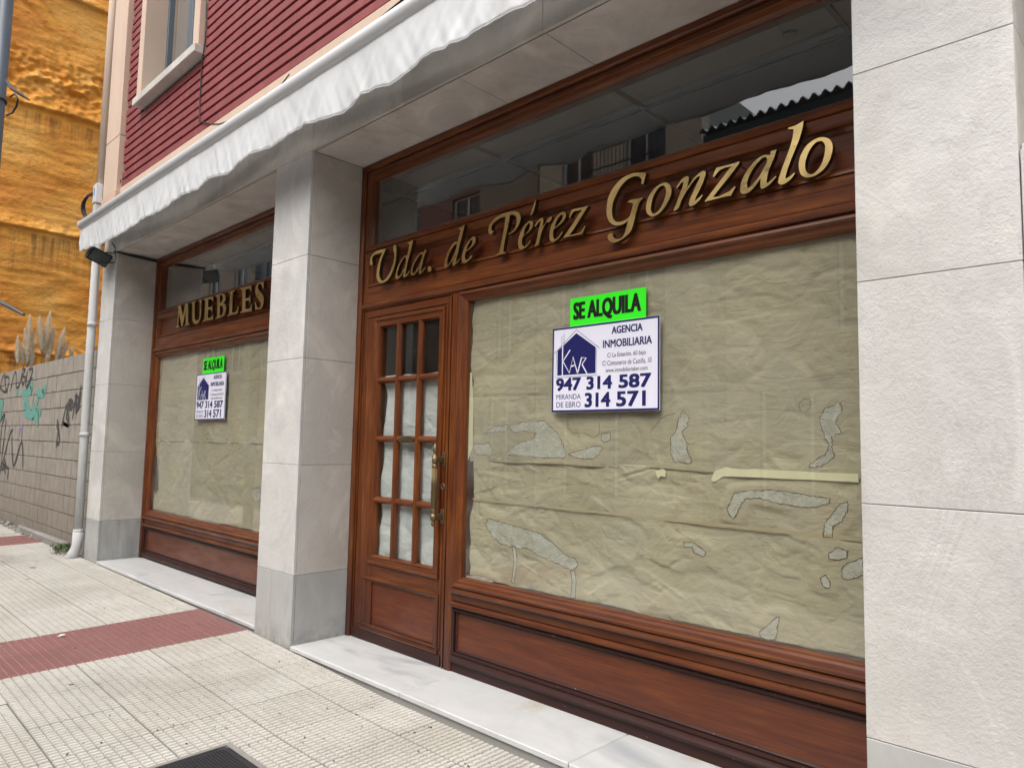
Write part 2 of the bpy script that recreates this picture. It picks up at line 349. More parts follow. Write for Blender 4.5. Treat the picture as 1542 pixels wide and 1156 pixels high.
LETTERS = [
 ('u_letter','name',["2050,25833 1987,25856 1900,25890 1836,25939 1812,26004 1810,26083 1821,26170 1838,26267 1868,26373 1922,26470 2002,26556 2106,26635 2233,26697 2391,26739 2573,26765 2754,26781 2932,26787 3110,26783 3273,26775 3427,26761 3567,26743 3663,26730 3644,26692 3614,26636 3571,26567 3509,26488 3433,26397 3359,26294 3285,26176 3212,26046 3152,25914 3112,25777 3085,25638 3061,25514 3038,25415 3018,25331 3008,25246 3008,25153 3016,25058 3036,24965 3069,24873 3114,24783 3167,24704 3229,24641 3300,24589 3376,24553 3457,24536 3543,24535 3631,24550 3719,24583 3809,24632 3905,24697 4010,24781 4120,24881 4223,24989 4316,25105 4403,25229 4480,25355 4548,25482 4607,25610 4651,25733 4676,25852 4686,25965 4688,26065 4683,26143 4669,26207 4649,26275 4617,26358 4578,26445 4552,26530 4543,26615 4546,26699 4567,26765 4618,26809 4688,26836 4738,26853 4771,26822 4817,26775 4855,26713 4878,26635 4893,26541 4903,26434 4911,26307 4914,26167 4909,26027 4897,25895 4878,25763 4849,25633 4811,25505 4765,25379 4706,25251 4632,25115 4546,24977 4453,24852 4354,24741 4249,24643 4136,24561 4016,24496 3888,24447 3752,24413 3603,24392 3446,24384 3300,24393 3169,24419 3050,24460 2948,24513 2870,24575 2810,24649 2762,24730 2725,24818 2700,24913 2686,25019 2684,25138 2692,25268 2710,25397 2737,25521 2774,25644 2816,25761 2861,25872 2912,25978 2970,26083 3039,26192 3115,26300 3181,26393 3236,26471 3282,26535 3314,26578 3223,26566 3091,26550 2942,26539 2770,26542 2581,26551 2419,26542 2297,26508 2202,26456 2133,26399 2095,26338 2082,26270 2087,26196 2114,26103 2159,26003 2192,25933"]),
 ('d','name',["6027,26733 6107,26727 6223,26720 6343,26724 6474,26750 6609,26786 6704,26812 6689,26748 6667,26656 6639,26554 6607,26448 6569,26333 6526,26211 6476,26082 6420,25947 6364,25811 6308,25677 6252,25543 6201,25409 6160,25271 6124,25132 6091,24997 6056,24855 6024,24717 6005,24613 6011,24565 6031,24553 6046,24548 6097,24571 6170,24604 6241,24643 6307,24693 6372,24748 6417,24787 6424,24773 6432,24751 6420,24714 6380,24652 6320,24576 6248,24510 6151,24464 6041,24429 5963,24405 5909,24419 5833,24439 5775,24466 5748,24499 5739,24537 5742,24587 5769,24671 5807,24765 5810,24809 5749,24764 5652,24669 5555,24583 5468,24524 5380,24475 5294,24439 5203,24419 5114,24412 5052,24408 5014,24430 4961,24463 4922,24511 4904,24577 4900,24658 4909,24748 4931,24848 4967,24957 5016,25067 5080,25178 5157,25291 5242,25400 5340,25508 5447,25612 5549,25700 5640,25768 5725,25820 5808,25857 5895,25874 5980,25876 6045,25872 6079,25864 6093,25850 6100,25840 6131,25914 6175,26021 6216,26134 6251,26255 6282,26382 6303,26483 6308,26544 6302,26578 6297,26600","5974,25712 5954,25737 5925,25772 5891,25792 5855,25794 5815,25781 5760,25748 5683,25688 5592,25608 5505,25524 5424,25442 5345,25356 5277,25260 5218,25148 5168,25027 5133,24915 5115,24814 5111,24722 5121,24649 5144,24594 5181,24557 5234,24548 5309,24571 5400,24622 5496,24692 5599,24785 5706,24898 5799,25010 5870,25115 5927,25219 5969,25314 5995,25397 6007,25472 6010,25540 6002,25607 5986,25669"]),
 ('a','name',["8043,25924 8124,25797 8095,25759 8054,25702 8007,25624 7956,25516 7900,25387 7850,25264 7808,25159 7772,25060 7739,24960 7706,24851 7676,24742 7653,24651 7641,24586 7637,24539 7635,24509 7684,24537 7754,24578 7830,24623 7916,24677 8008,24736 8072,24777 8082,24755 8093,24723 8077,24680 8017,24623 7930,24555 7836,24493 7731,24440 7620,24394 7541,24362 7512,24376 7470,24397 7437,24426 7418,24462 7408,24507 7405,24560 7415,24636 7432,24721 7445,24781 7391,24731 7313,24659 7226,24588 7130,24521 7025,24455 6928,24407 6837,24386 6754,24383 6697,24383 6657,24408 6602,24445 6562,24495 6547,24560 6548,24638 6560,24725 6583,24824 6617,24931 6664,25037 6725,25136 6799,25233 6882,25329 6974,25426 7075,25522 7176,25606 7277,25673 7379,25727 7473,25766 7556,25786 7630,25791 7699,25791 7768,25789 7832,25782 7875,25777 7969,25905","7705,25661 7662,25676 7598,25695 7527,25692 7452,25654 7370,25594 7282,25522 7185,25440 7082,25345 6989,25245 6905,25138 6829,25026 6773,24921 6742,24826 6730,24739 6734,24665 6754,24602 6790,24553 6844,24534 6924,24555 7022,24606 7120,24670 7212,24741 7303,24825 7388,24920 7466,25034 7538,25161 7598,25274 7644,25367 7679,25446 7702,25516 7711,25576 7708,25627"]),
 ('full_stop','name',["8543,24740 8591,24710 8638,24667 8670,24617 8685,24559 8686,24496 8669,24443 8628,24405 8570,24377 8511,24369 8447,24386 8382,24421 8334,24464 8313,24515 8310,24573 8317,24626 8333,24670 8361,24708 8396,24735 8440,24749 8493,24752"]),
 ('d','name',["11163,26659 11241,26661 11353,26667 11467,26685 11585,26729 11705,26786 11789,26827 11763,26747 11726,26629 11684,26498 11638,26353 11587,26193 11534,26037 11476,25893 11416,25751 11361,25609 11314,25460 11272,25311 11229,25171 11182,25046 11134,24930 11094,24819 11066,24704 11047,24594 11034,24518 11064,24538 11109,24567 11167,24606 11250,24661 11346,24725 11414,24771 11419,24756 11421,24734 11396,24697 11325,24636 11227,24561 11128,24497 11028,24451 10926,24415 10855,24391 10819,24405 10770,24426 10736,24460 10733,24513 10745,24580 10759,24644 10771,24708 10785,24769 10795,24812 10737,24752 10653,24667 10567,24589 10483,24526 10396,24469 10313,24426 10230,24402 10151,24391 10096,24385 10055,24405 9999,24435 9960,24483 9948,24556 9953,24647 9971,24746 9999,24852 10039,24966 10089,25078 10148,25185 10216,25290 10295,25394 10388,25499 10491,25603 10587,25692 10670,25761 10746,25814 10818,25853 10887,25879 10952,25891 11009,25891 11062,25873 11108,25844 11140,25823 11176,25916 11227,26048 11275,26173 11319,26284 11361,26388 11391,26469 11401,26515 11399,26536 11396,26549","11081,25689 11063,25706 11036,25728 10994,25734 10935,25715 10861,25679 10784,25627 10701,25556 10614,25469 10535,25380 10466,25295 10404,25209 10350,25121 10300,25031 10258,24939 10230,24849 10222,24753 10228,24658 10241,24584 10254,24538 10274,24513 10309,24515 10367,24549 10441,24611 10520,24684 10601,24767 10687,24863 10768,24962 10842,25066 10912,25174 10970,25275 11013,25364 11044,25445 11067,25518 11078,25587 11081,25647"]),
 ('e','name',["12533,24731 12518,24701 12494,24659 12456,24617 12400,24581 12330,24545 12256,24510 12177,24472 12094,24435 12012,24408 11932,24396 11854,24394 11784,24403 11725,24425 11675,24457 11634,24499 11606,24551 11587,24611 11577,24680 11575,24759 11580,24846 11597,24935 11626,25023 11666,25113 11712,25201 11765,25288 11824,25374 11890,25455 11964,25530 12045,25601 12131,25667 12224,25733 12323,25795 12412,25842 12488,25869 12556,25882 12614,25883 12664,25873 12706,25852 12738,25822 12762,25785 12777,25739 12783,25687 12784,25626 12776,25559 12750,25496 12699,25439 12630,25386 12553,25334 12468,25283 12373,25234 12272,25187 12148,25139 12018,25094 11926,25063 11908,25010 11885,24935 11871,24859 11871,24787 11881,24715 11899,24655 11927,24608 11964,24572 12007,24551 12056,24547 12111,24558 12171,24581 12237,24621 12307,24673 12371,24716 12427,24743 12477,24760 12512,24771","12005,25163 12052,25178 12119,25200 12188,25230 12257,25268 12327,25314 12388,25364 12438,25421 12478,25483 12504,25541 12514,25597 12510,25650 12499,25689 12485,25711 12466,25720 12437,25718 12397,25708 12349,25687 12296,25651 12236,25590 12172,25513 12118,25442 12080,25385 12051,25334 12029,25287 12015,25239 12009,25194"]),
 ('p','name',["14339,25912 14322,25875 14296,25824 14257,25783 14196,25759 14123,25745 14055,25748 13997,25774 13944,25817 13905,25873 13882,25941 13873,26022 13880,26106 13904,26194 13945,26285 14006,26372 14093,26455 14201,26532 14318,26599 14440,26650 14572,26689 14715,26721 14876,26747 15050,26766 15222,26777 15393,26782 15564,26781 15722,26771 15863,26752 15991,26725 16107,26687 16213,26637 16306,26576 16382,26507 16438,26432 16476,26349 16496,26263 16498,26176 16483,26085 16449,25994 16394,25899 16321,25803 16241,25717 16162,25644 16076,25582 15975,25529 15834,25485 15678,25451 15566,25427 15564,25509 15644,25519 15758,25537 15865,25571 15955,25629 16039,25704 16104,25784 16144,25870 16166,25961 16178,26050 16186,26135 16185,26218 16172,26292 16146,26355 16108,26409 16059,26456 15992,26497 15913,26532 15838,26556 15764,26566 15694,26565 15645,26564 15623,26449 15589,26282 15547,26099 15493,25900 15429,25684 15371,25485 15323,25319 15281,25169 15245,25023 15214,24864 15190,24709 15174,24590 15169,24528 15173,24502 15176,24488 15345,24459 15347,24378 14559,24372 14586,24428 14838,24527 14870,24644 14916,24812 14965,24993 15015,25178 15067,25377 15117,25575 15163,25777 15206,25980 15240,26162 15262,26323 15276,26463 15284,26560 15182,26564 15036,26568 14891,26561 14755,26537 14618,26501 14495,26458 14385,26408 14287,26349 14212,26289 14165,26226 14140,26161 14131,26098 14139,26031 14162,25966 14195,25920 14242,25904 14299,25908"]),
 ('e','name',["17324,24755 17289,24711 17236,24649 17172,24588 17096,24533 17008,24480 16914,24439 16808,24411 16695,24395 16597,24397 16520,24419 16457,24458 16407,24510 16371,24575 16348,24654 16337,24741 16335,24839 16344,24946 16366,25054 16406,25164 16459,25276 16518,25383 16579,25481 16646,25574 16725,25659 16823,25742 16934,25817 17036,25873 17123,25903 17201,25914 17271,25911 17333,25896 17387,25869 17429,25831 17456,25783 17471,25725 17474,25665 17468,25606 17450,25544 17411,25482 17340,25418 17248,25353 17155,25298 17067,25256 16979,25224 16895,25191 16811,25148 16731,25105 16676,25075 16660,25015 16639,24929 16628,24846 16632,24773 16646,24702 16671,24640 16706,24586 16752,24542 16806,24517 16870,24519 16941,24541 17015,24577 17099,24639 17185,24715 17246,24770","16753,25147 16803,25168 16874,25199 16947,25240 17019,25291 17093,25351 17152,25416 17190,25490 17213,25570 17225,25637 17226,25687 17215,25726 17196,25753 17171,25775 17136,25787 17091,25775 17026,25729 16949,25660 16885,25588 16845,25517 16818,25443 16795,25368 16776,25286 16762,25204"]),
 ('accent','name',["17659,27036 17649,26969 17634,26872 17614,26772 17585,26673 17551,26571 17517,26479 17487,26404 17457,26339 17418,26285 17357,26241 17288,26208 17238,26186 17254,26239 17279,26317 17311,26406 17353,26506 17404,26618 17460,26728 17530,26843 17606,26957"]),
 ('r','name',["17591,25505 17591,25525 17593,25556 17615,25597 17667,25658 17738,25729 17816,25790 17901,25837 17991,25873 18068,25893 18123,25894 18165,25878 18195,25847 18215,25798 18224,25735 18224,25667 18213,25590 18194,25509 18179,25444 18173,25405 18171,25383 18170,25369 18224,25418 18302,25488 18377,25558 18444,25626 18508,25693 18573,25748 18644,25786 18715,25811 18770,25822 18803,25816 18821,25797 18830,25771 18836,25739 18832,25700 18813,25660 18772,25615 18716,25569 18652,25540 18579,25546 18499,25568 18427,25567 18373,25524 18327,25458 18281,25385 18230,25309 18180,25227 18135,25144 18098,25060 18067,24974 18039,24892 18014,24818 17991,24748 17968,24674 17953,24582 17938,24486 17897,24416 17801,24391 17679,24391 17591,24394 17616,24433 17652,24491 17690,24571 17729,24678 17771,24807 17809,24936 17842,25062 17873,25188 17903,25306 17936,25415 17970,25516 17998,25597 18020,25652 18036,25688 18047,25711 18015,25716 17970,25721 17920,25710 17862,25673 17799,25620 17744,25571 17701,25532 17667,25498 17643,25475"]),
 ('e','name',["19617,24777 19570,24726 19502,24654 19428,24588 19352,24533 19271,24484 19189,24444 19107,24416 19024,24397 18946,24395 18872,24412 18802,24444 18748,24489 18714,24545 18695,24613 18684,24692 18680,24785 18683,24889 18698,24995 18723,25102 18758,25211 18805,25317 18866,25422 18939,25525 19020,25617 19111,25696 19210,25766 19309,25822 19409,25864 19509,25892 19597,25904 19665,25896 19721,25872 19765,25837 19799,25790 19821,25732 19830,25673 19825,25615 19807,25557 19771,25497 19715,25435 19641,25372 19559,25315 19469,25267 19371,25225 19272,25185 19165,25142 19057,25101 18982,25072 18967,25022 18948,24949 18937,24872 18939,24792 18950,24709 18966,24638 18985,24585 19009,24544 19041,24518 19083,24505 19133,24507 19188,24520 19248,24547 19314,24587 19379,24635 19449,24699 19519,24772 19568,24824","19039,25148 19085,25167 19151,25195 19223,25233 19302,25285 19387,25347 19461,25411 19521,25478 19570,25547 19602,25608 19613,25658 19607,25700 19590,25731 19564,25753 19527,25764 19479,25755 19413,25721 19335,25667 19264,25604 19206,25531 19155,25449 19113,25369 19080,25286 19055,25205"]),
 ('z','name',["20041,25516 20062,25559 20092,25621 20123,25685 20156,25753 20190,25822 20214,25871 20252,25876 20311,25884 20401,25886 20535,25879 20699,25868 20863,25858 21032,25854 21200,25851 21317,25850 21175,25690 20973,25464 20780,25249 20616,25065 20460,24891 20326,24750 20212,24649 20120,24580 20057,24534 20181,24531 20356,24526 20515,24528 20634,24532 20738,24542 20836,24575 20940,24655 21037,24759 21105,24833 21160,24804 20952,24424 20823,24432 20636,24443 20423,24453 20161,24461 19874,24469 19670,24474 19669,24504 19820,24644 20032,24842 20228,25029 20380,25187 20516,25334 20639,25463 20757,25575 20861,25669 20933,25732 20840,25738 20708,25747 20588,25752 20499,25756 20422,25758 20356,25747 20301,25717 20257,25674 20218,25627 20180,25575 20148,25518 20126,25479"]),
 ('g','name',["24850,26703 24837,26658 24817,26592 24792,26511 24759,26402 24722,26279 24695,26191 24568,26229 24577,26261 24589,26307 24595,26354 24596,26395 24592,26437 24575,26480 24541,26527 24493,26576 24435,26619 24363,26653 24280,26680 24193,26697 24102,26702 24005,26697 23909,26681 23814,26658 23718,26625 23622,26577 23525,26514 23427,26437 23334,26348 23246,26246 23162,26133 23085,26018 23014,25904 22950,25789 22898,25670 22863,25545 22841,25417 22830,25295 22831,25178 22842,25067 22863,24968 22891,24885 22927,24813 22970,24751 23019,24698 23075,24654 23140,24621 23217,24599 23304,24587 23390,24583 23474,24586 23557,24596 23638,24612 23719,24636 23797,24666 23862,24705 23904,24748 23932,24801 23962,24874 24005,24988 24049,25122 24081,25229 24092,25291 24091,25327 24089,25349 24056,25372 24009,25403 23958,25431 23900,25450 23839,25465 23795,25475 23795,25509 23843,25526 23914,25548 23998,25561 24096,25555 24206,25540 24321,25528 24451,25525 24585,25525 24679,25525 24680,25511 24680,25491 24659,25461 24605,25426 24530,25383 24462,25317 24411,25217 24366,25095 24324,24969 24284,24843 24246,24714 24206,24580 24162,24435 24115,24286 24068,24160 24026,24072 23983,24006 23928,23946 23855,23887 23770,23834 23685,23786 23605,23744 23524,23708 23439,23676 23344,23647 23244,23623 23149,23608 23061,23602 22977,23604 22897,23620 22819,23652 22746,23697 22684,23748 22634,23805 22596,23869 22575,23927 22573,23978 22588,24024 22617,24061 22666,24090 22730,24110 22786,24117 22830,24109 22866,24089 22893,24061 22902,24024 22903,23980 22915,23933 22947,23882 22992,23829 23043,23786 23100,23758 23165,23741 23231,23733 23301,23731 23372,23739 23438,23763 23498,23809 23554,23870 23602,23941 23639,24017 23670,24103 23702,24199 23745,24324 23790,24460 23822,24557 23766,24525 23686,24481 23598,24446 23506,24428 23408,24418 23309,24418 23211,24426 23113,24444 23015,24477 22912,24530 22807,24598 22717,24680 22645,24775 22587,24883 22543,25001 22514,25127 22499,25263 22495,25403 22504,25555 22525,25712 22555,25855 22594,25974 22642,26078 22702,26179 22775,26282 22860,26382 22954,26475 23057,26562 23168,26643 23289,26713 23421,26772 23562,26821 23703,26856 23841,26877 23978,26885 24111,26882 24235,26866 24353,26840 24473,26810 24612,26773 24752,26732"]),
 ('o','name',["25929,25949 26002,25918 26074,25875 26135,25821 26184,25761 26223,25690 26247,25611 26256,25520 26251,25420 26229,25316 26188,25209 26130,25097 26062,24988 25982,24879 25891,24772 25800,24680 25714,24606 25627,24547 25536,24503 25434,24471 25328,24454 25230,24457 25143,24484 25064,24530 24997,24584 24943,24640 24901,24704 24871,24781 24854,24875 24849,24980 24858,25091 24883,25208 24923,25329 24974,25440 25035,25535 25108,25619 25186,25696 25272,25769 25364,25834 25455,25886 25546,25921 25637,25943 25722,25956 25795,25964 25862,25963","25798,25837 25848,25811 25894,25771 25930,25721 25953,25662 25967,25592 25968,25511 25955,25414 25929,25305 25893,25194 25845,25080 25786,24964 25724,24864 25663,24785 25599,24722 25535,24671 25470,24628 25405,24598 25345,24584 25287,24587 25234,24607 25190,24644 25156,24703 25131,24778 25120,24863 25125,24955 25143,25055 25169,25157 25200,25263 25239,25371 25284,25470 25337,25556 25396,25634 25456,25700 25513,25755 25570,25798 25627,25828 25685,25844 25744,25847"]),
 ('n','name',["26509,25570 26551,25626 26611,25705 26674,25778 26735,25837 26800,25889 26864,25929 26931,25955 26997,25969 27053,25972 27095,25965 27125,25947 27147,25919 27162,25880 27167,25832 27166,25779 27156,25723 27139,25661 27120,25594 27097,25513 27071,25426 27053,25365 27093,25418 27150,25494 27214,25571 27280,25645 27352,25719 27427,25787 27505,25848 27586,25903 27664,25946 27740,25978 27812,25999 27873,26009 27922,26006 27960,25992 27990,25972 28011,25947 28024,25916 28028,25877 28024,25834 28011,25783 27989,25719 27957,25633 27917,25533 27872,25434 27822,25341 27769,25248 27715,25158 27659,25069 27604,24983 27557,24905 27521,24835 27494,24774 27478,24729 27476,24710 27484,24707 27491,24707 27517,24721 27557,24741 27609,24772 27688,24821 27779,24880 27844,24923 27870,24868 27831,24824 27776,24760 27714,24700 27648,24646 27576,24595 27504,24554 27429,24524 27355,24505 27292,24499 27246,24510 27211,24535 27186,24564 27172,24595 27168,24631 27173,24677 27186,24735 27207,24804 27240,24881 27286,24969 27343,25065 27399,25161 27453,25255 27507,25349 27558,25438 27607,25524 27652,25604 27690,25673 27719,25729 27741,25772 27756,25802 27728,25808 27686,25815 27638,25807 27582,25779 27519,25736 27453,25683 27385,25620 27314,25546 27240,25467 27161,25386 27079,25299 26999,25206 26923,25105 26850,24997 26783,24888 26727,24769 26678,24648 26619,24555 26534,24506 26439,24485 26372,24473 26375,24494 26381,24528 26400,24579 26436,24651 26485,24742 26537,24845 26591,24967 26647,25102 26701,25227 26751,25333 26799,25429 26837,25516 26864,25597 26881,25670 26891,25724 26891,25752 26884,25761 26878,25765 26840,25749 26785,25725 26728,25690 26669,25634 26607,25568 26564,25520"]),
 ('z','name',["28373,25622 28396,25672 28430,25745 28463,25814 28496,25878 28529,25939 28552,25982 28653,25980 28798,25977 28940,25975 29066,25973 29189,25971 29309,25971 29437,25975 29562,25982 29649,25986 29648,25916 29562,25822 29439,25687 29306,25550 29175,25426 29035,25299 28886,25162 28705,24989 28516,24807 28382,24678 28460,24665 28572,24648 28684,24643 28787,24660 28890,24689 28982,24715 29054,24728 29114,24739 29179,24762 29266,24814 29359,24878 29424,24925 29460,24881 29251,24546 29173,24551 29060,24558 28932,24562 28793,24563 28640,24561 28483,24559 28306,24557 28125,24553 27998,24551 27973,24592 28061,24678 28190,24801 28332,24939 28485,25090 28650,25255 28813,25416 28981,25582 29145,25743 29260,25855 29189,25864 29088,25875 28989,25879 28901,25872 28815,25858 28740,25838 28682,25809 28635,25774 28589,25734 28536,25684 28485,25629 28449,25591"]),
 ('a','name',["31317,26045 31289,25963 31249,25846 31204,25727 31154,25616 31097,25504 31045,25394 30997,25291 30952,25190 30916,25083 30891,24953 30875,24816 30865,24720 30897,24722 30945,24726 31006,24748 31096,24804 31199,24877 31273,24930 31272,24868 31220,24814 31145,24738 31068,24670 30993,24622 30917,24583 30847,24553 30787,24532 30734,24520 30689,24519 30651,24527 30622,24546 30601,24581 30590,24639 30588,24713 30590,24788 30596,24867 30607,24947 30614,25003 30563,24932 30488,24833 30404,24739 30310,24658 30208,24582 30111,24524 30022,24491 29939,24476 29865,24477 29798,24496 29741,24530 29700,24574 29679,24622 29673,24680 29678,24755 29693,24858 29718,24977 29754,25090 29800,25188 29857,25280 29921,25369 29991,25458 30068,25545 30153,25629 30247,25716 30349,25801 30446,25869 30536,25914 30622,25943 30703,25958 30784,25957 30861,25943 30925,25928 30974,25917 31010,25906 31035,25898 31067,26046","30907,25745 30891,25783 30867,25834 30829,25866 30777,25869 30711,25852 30638,25817 30556,25760 30466,25685 30379,25601 30297,25510 30218,25410 30150,25311 30094,25213 30049,25115 30017,25025 29999,24943 29994,24869 29999,24806 30008,24752 30028,24709 30063,24695 30120,24718 30193,24768 30276,24834 30371,24915 30474,25011 30567,25109 30642,25210 30706,25314 30761,25406 30808,25479 30845,25540 30874,25596 30892,25654 30902,25708"]),
 ('l','name',["31816,26796 31832,26853 31909,26849 32019,26846 32133,26854 32252,26883 32374,26923 32460,26952 32455,26894 32446,26808 32427,26703 32395,26574 32352,26427 32303,26281 32246,26145 32183,26010 32119,25875 32057,25739 31995,25603 31934,25467 31873,25324 31813,25181 31763,25051 31727,24938 31700,24839 31684,24764 31682,24724 31691,24708 31698,24699 31741,24710 31801,24726 31865,24749 31935,24788 32009,24834 32061,24868 32075,24824 32030,24768 31965,24690 31893,24620 31814,24568 31728,24526 31650,24496 31587,24482 31531,24482 31483,24491 31439,24512 31402,24543 31377,24579 31364,24613 31364,24653 31378,24718 31409,24821 31454,24950 31505,25088 31564,25230 31629,25381 31694,25532 31758,25680 31823,25827 31881,25973 31931,26121 31974,26266 32007,26399 32028,26523 32040,26634 32047,26710"]),
 ('o','name',["33281,26010 33354,25975 33420,25931 33476,25878 33522,25817 33558,25746 33583,25670 33598,25588 33602,25499 33593,25401 33570,25287 33535,25164 33489,25046 33432,24937 33363,24833 33289,24745 33207,24674 33119,24618 33032,24574 32944,24539 32857,24516 32773,24505 32693,24504 32616,24515 32542,24539 32468,24578 32397,24629 32340,24690 32300,24759 32273,24838 32255,24924 32242,25022 32238,25128 32244,25231 32260,25327 32285,25420 32322,25514 32372,25612 32434,25711 32502,25798 32575,25868 32653,25925 32738,25973 32831,26011 32931,26040 33027,26054 33116,26052 33202,26036","33152,25898 33204,25865 33246,25816 33277,25757 33297,25693 33306,25621 33307,25541 33303,25453 33291,25357 33269,25254 33234,25137 33188,25013 33136,24903 33077,24815 33012,24742 32948,24684 32888,24644 32830,24619 32775,24609 32724,24617 32676,24640 32631,24676 32588,24725 32547,24787 32518,24856 32502,24931 32497,25014 32501,25102 32514,25192 32536,25287 32569,25385 32615,25494 32672,25605 32734,25702 32798,25779 32868,25841 32938,25885 33012,25907 33087,25911"]),
 ('m','shop',["-32927,27140 -32064,27189 -32042,27122 -32003,27017 -31918,26844 -31739,26538 -31513,26165 -31351,25898 -30925,27183 -29942,27137 -29931,27060 -30153,26993 -30131,26852 -30099,26640 -30062,26358 -30016,25939 -29965,25449 -29928,25100 -29583,24933 -29572,24857 -30822,24852 -30836,24948 -30565,25015 -30706,26510 -31297,24881 -31634,24915 -32429,26403 -32476,25097 -32116,24945 -32105,24867 -32980,24897 -32992,24976 -32716,25083 -32700,25541 -32678,26174 -32661,26662 -32655,26859 -32653,26910 -32653,26932 -32918,27080"]),
 ('u','shop',["-29437,27131 -28265,27133 -28255,27058 -28557,26984 -28512,26648 -28449,26179 -28392,25792 -28361,25577 -28335,25444 -28284,25335 -28190,25230 -28070,25148 -27939,25095 -27794,25072 -27638,25077 -27499,25103 -27385,25146 -27288,25210 -27218,25293 -27181,25367 -27172,25461 -27180,25655 -27215,26057 -27269,26559 -27308,26920 -27568,27027 -27577,27094 -26679,27098 -26672,27042 -26892,26941 -26869,26564 -26838,26040 -26827,25615 -26843,25403 -26880,25291 -26943,25189 -27032,25065 -27147,24951 -27291,24861 -27474,24798 -27685,24759 -27891,24747 -28086,24764 -28275,24807 -28443,24870 -28583,24949 -28702,25047 -28799,25168 -28866,25291 -28912,25436 -28959,25670 -29025,26090 -29093,26598 -29141,26963 -29399,27051"]),
 ('e','shop',["-26465,27107 -24185,27046 -24166,26579 -24334,26600 -24572,26846 -25332,26907 -25244,26102 -24474,26081 -24292,26274 -24199,25549 -24369,25587 -24565,25824 -25240,25886 -25176,25069 -24504,25031 -24150,25170 -24014,25386 -23936,24774 -26333,24833 -26340,24888 -25969,24993 -25966,25340 -25963,25825 -25965,26243 -25977,26526 -25994,26740 -26007,26884 -26409,27008"]),
 ('b','shop',["-23782,27100 -23593,27099 -23322,27096 -23052,27092 -22803,27088 -22554,27082 -22331,27066 -22146,27038 -21987,27000 -21844,26949 -21709,26882 -21591,26802 -21502,26712 -21448,26606 -21422,26490 -21425,26390 -21457,26314 -21517,26254 -21597,26203 -21710,26161 -21843,26128 -21937,26107 -21813,26072 -21640,26019 -21488,25947 -21377,25847 -21287,25727 -21229,25604 -21207,25477 -21216,25346 -21245,25226 -21285,25116 -21345,25017 -21443,24937 -21586,24884 -21767,24850 -21976,24823 -22223,24799 -22498,24781 -22762,24770 -23024,24769 -23274,24776 -23448,24781 -23456,24846 -23103,24930 -23110,25185 -23121,25548 -23145,25904 -23194,26243 -23255,26575 -23299,26806 -23729,27004","-22718,26977 -22632,26976 -22510,26971 -22396,26952 -22299,26915 -22209,26863 -22140,26796 -22092,26707 -22065,26603 -22065,26506 -22095,26422 -22153,26346 -22235,26283 -22361,26240 -22512,26210 -22620,26191","-22589,25942 -22481,25936 -22328,25926 -22187,25893 -22068,25831 -21960,25747 -21881,25647 -21835,25523 -21818,25383 -21833,25259 -21888,25158 -21975,25073 -22078,25009 -22211,24972 -22360,24956 -22466,24947"]),
 ('l','shop',["-20905,27045 -19614,27046 -19605,26962 -19964,26861 -19967,26705 -19971,26475 -19967,26185 -19950,25778 -19926,25312 -19909,24980 -19247,24941 -19165,24972 -19049,25020 -18939,25091 -18845,25209 -18758,25350 -18698,25450 -18571,25398 -18782,24777 -20886,24771 -20895,24848 -20525,24919 -20519,25168 -20512,25523 -20514,25878 -20534,26231 -20564,26584 -20585,26831 -20877,26946"]),
 ('e','shop',["-18440,27062 -16319,27002 -16261,26470 -16380,26504 -16679,26781 -17419,26792 -17326,25958 -16665,25945 -16420,26166 -16342,25453 -16461,25486 -16680,25730 -17304,25755 -17220,24999 -16401,24938 -16352,24965 -16282,25005 -16223,25060 -16184,25146 -16156,25247 -16137,25319 -16021,25305 -15989,24656 -18258,24754 -18266,24829 -17876,24893 -17894,25167 -17920,25555 -17953,25929 -18000,26272 -18055,26601 -18094,26830 -18384,26925"]),
 ('s','shop',["-14192,27036 -14048,27050 -13958,26385 -14091,26404 -14153,26484 -14243,26598 -14341,26704 -14444,26792 -14554,26872 -14658,26926 -14752,26944 -14841,26936 -14915,26909 -14976,26865 -15023,26803 -15045,26732 -15040,26652 -15010,26563 -14943,26469 -14822,26369 -14663,26264 -14505,26160 -14352,26060 -14199,25960 -14071,25855 -13973,25746 -13900,25633 -13854,25511 -13839,25374 -13851,25229 -13884,25094 -13934,24971 -14006,24859 -14105,24771 -14242,24714 -14407,24682 -14570,24668 -14728,24677 -14884,24703 -15019,24721 -15129,24718 -15218,24707 -15278,24698 -15354,24707 -15442,25394 -15275,25373 -15244,25293 -15197,25179 -15131,25071 -15035,24975 -14920,24885 -14807,24819 -14701,24783 -14597,24771 -14509,24784 -14436,24828 -14378,24898 -14345,24975 -14337,25053 -14354,25137 -14408,25230 -14514,25333 -14658,25445 -14811,25563 -14978,25687 -15153,25817 -15298,25946 -15395,26074 -15461,26202 -15504,26331 -15524,26466 -15521,26603 -15493,26723 -15438,26824 -15359,26909 -15257,26976 -15124,27027 -14969,27060 -14821,27074 -14686,27058 -14559,27024 -14445,27002 -14342,27006 -14253,27023"]),
]
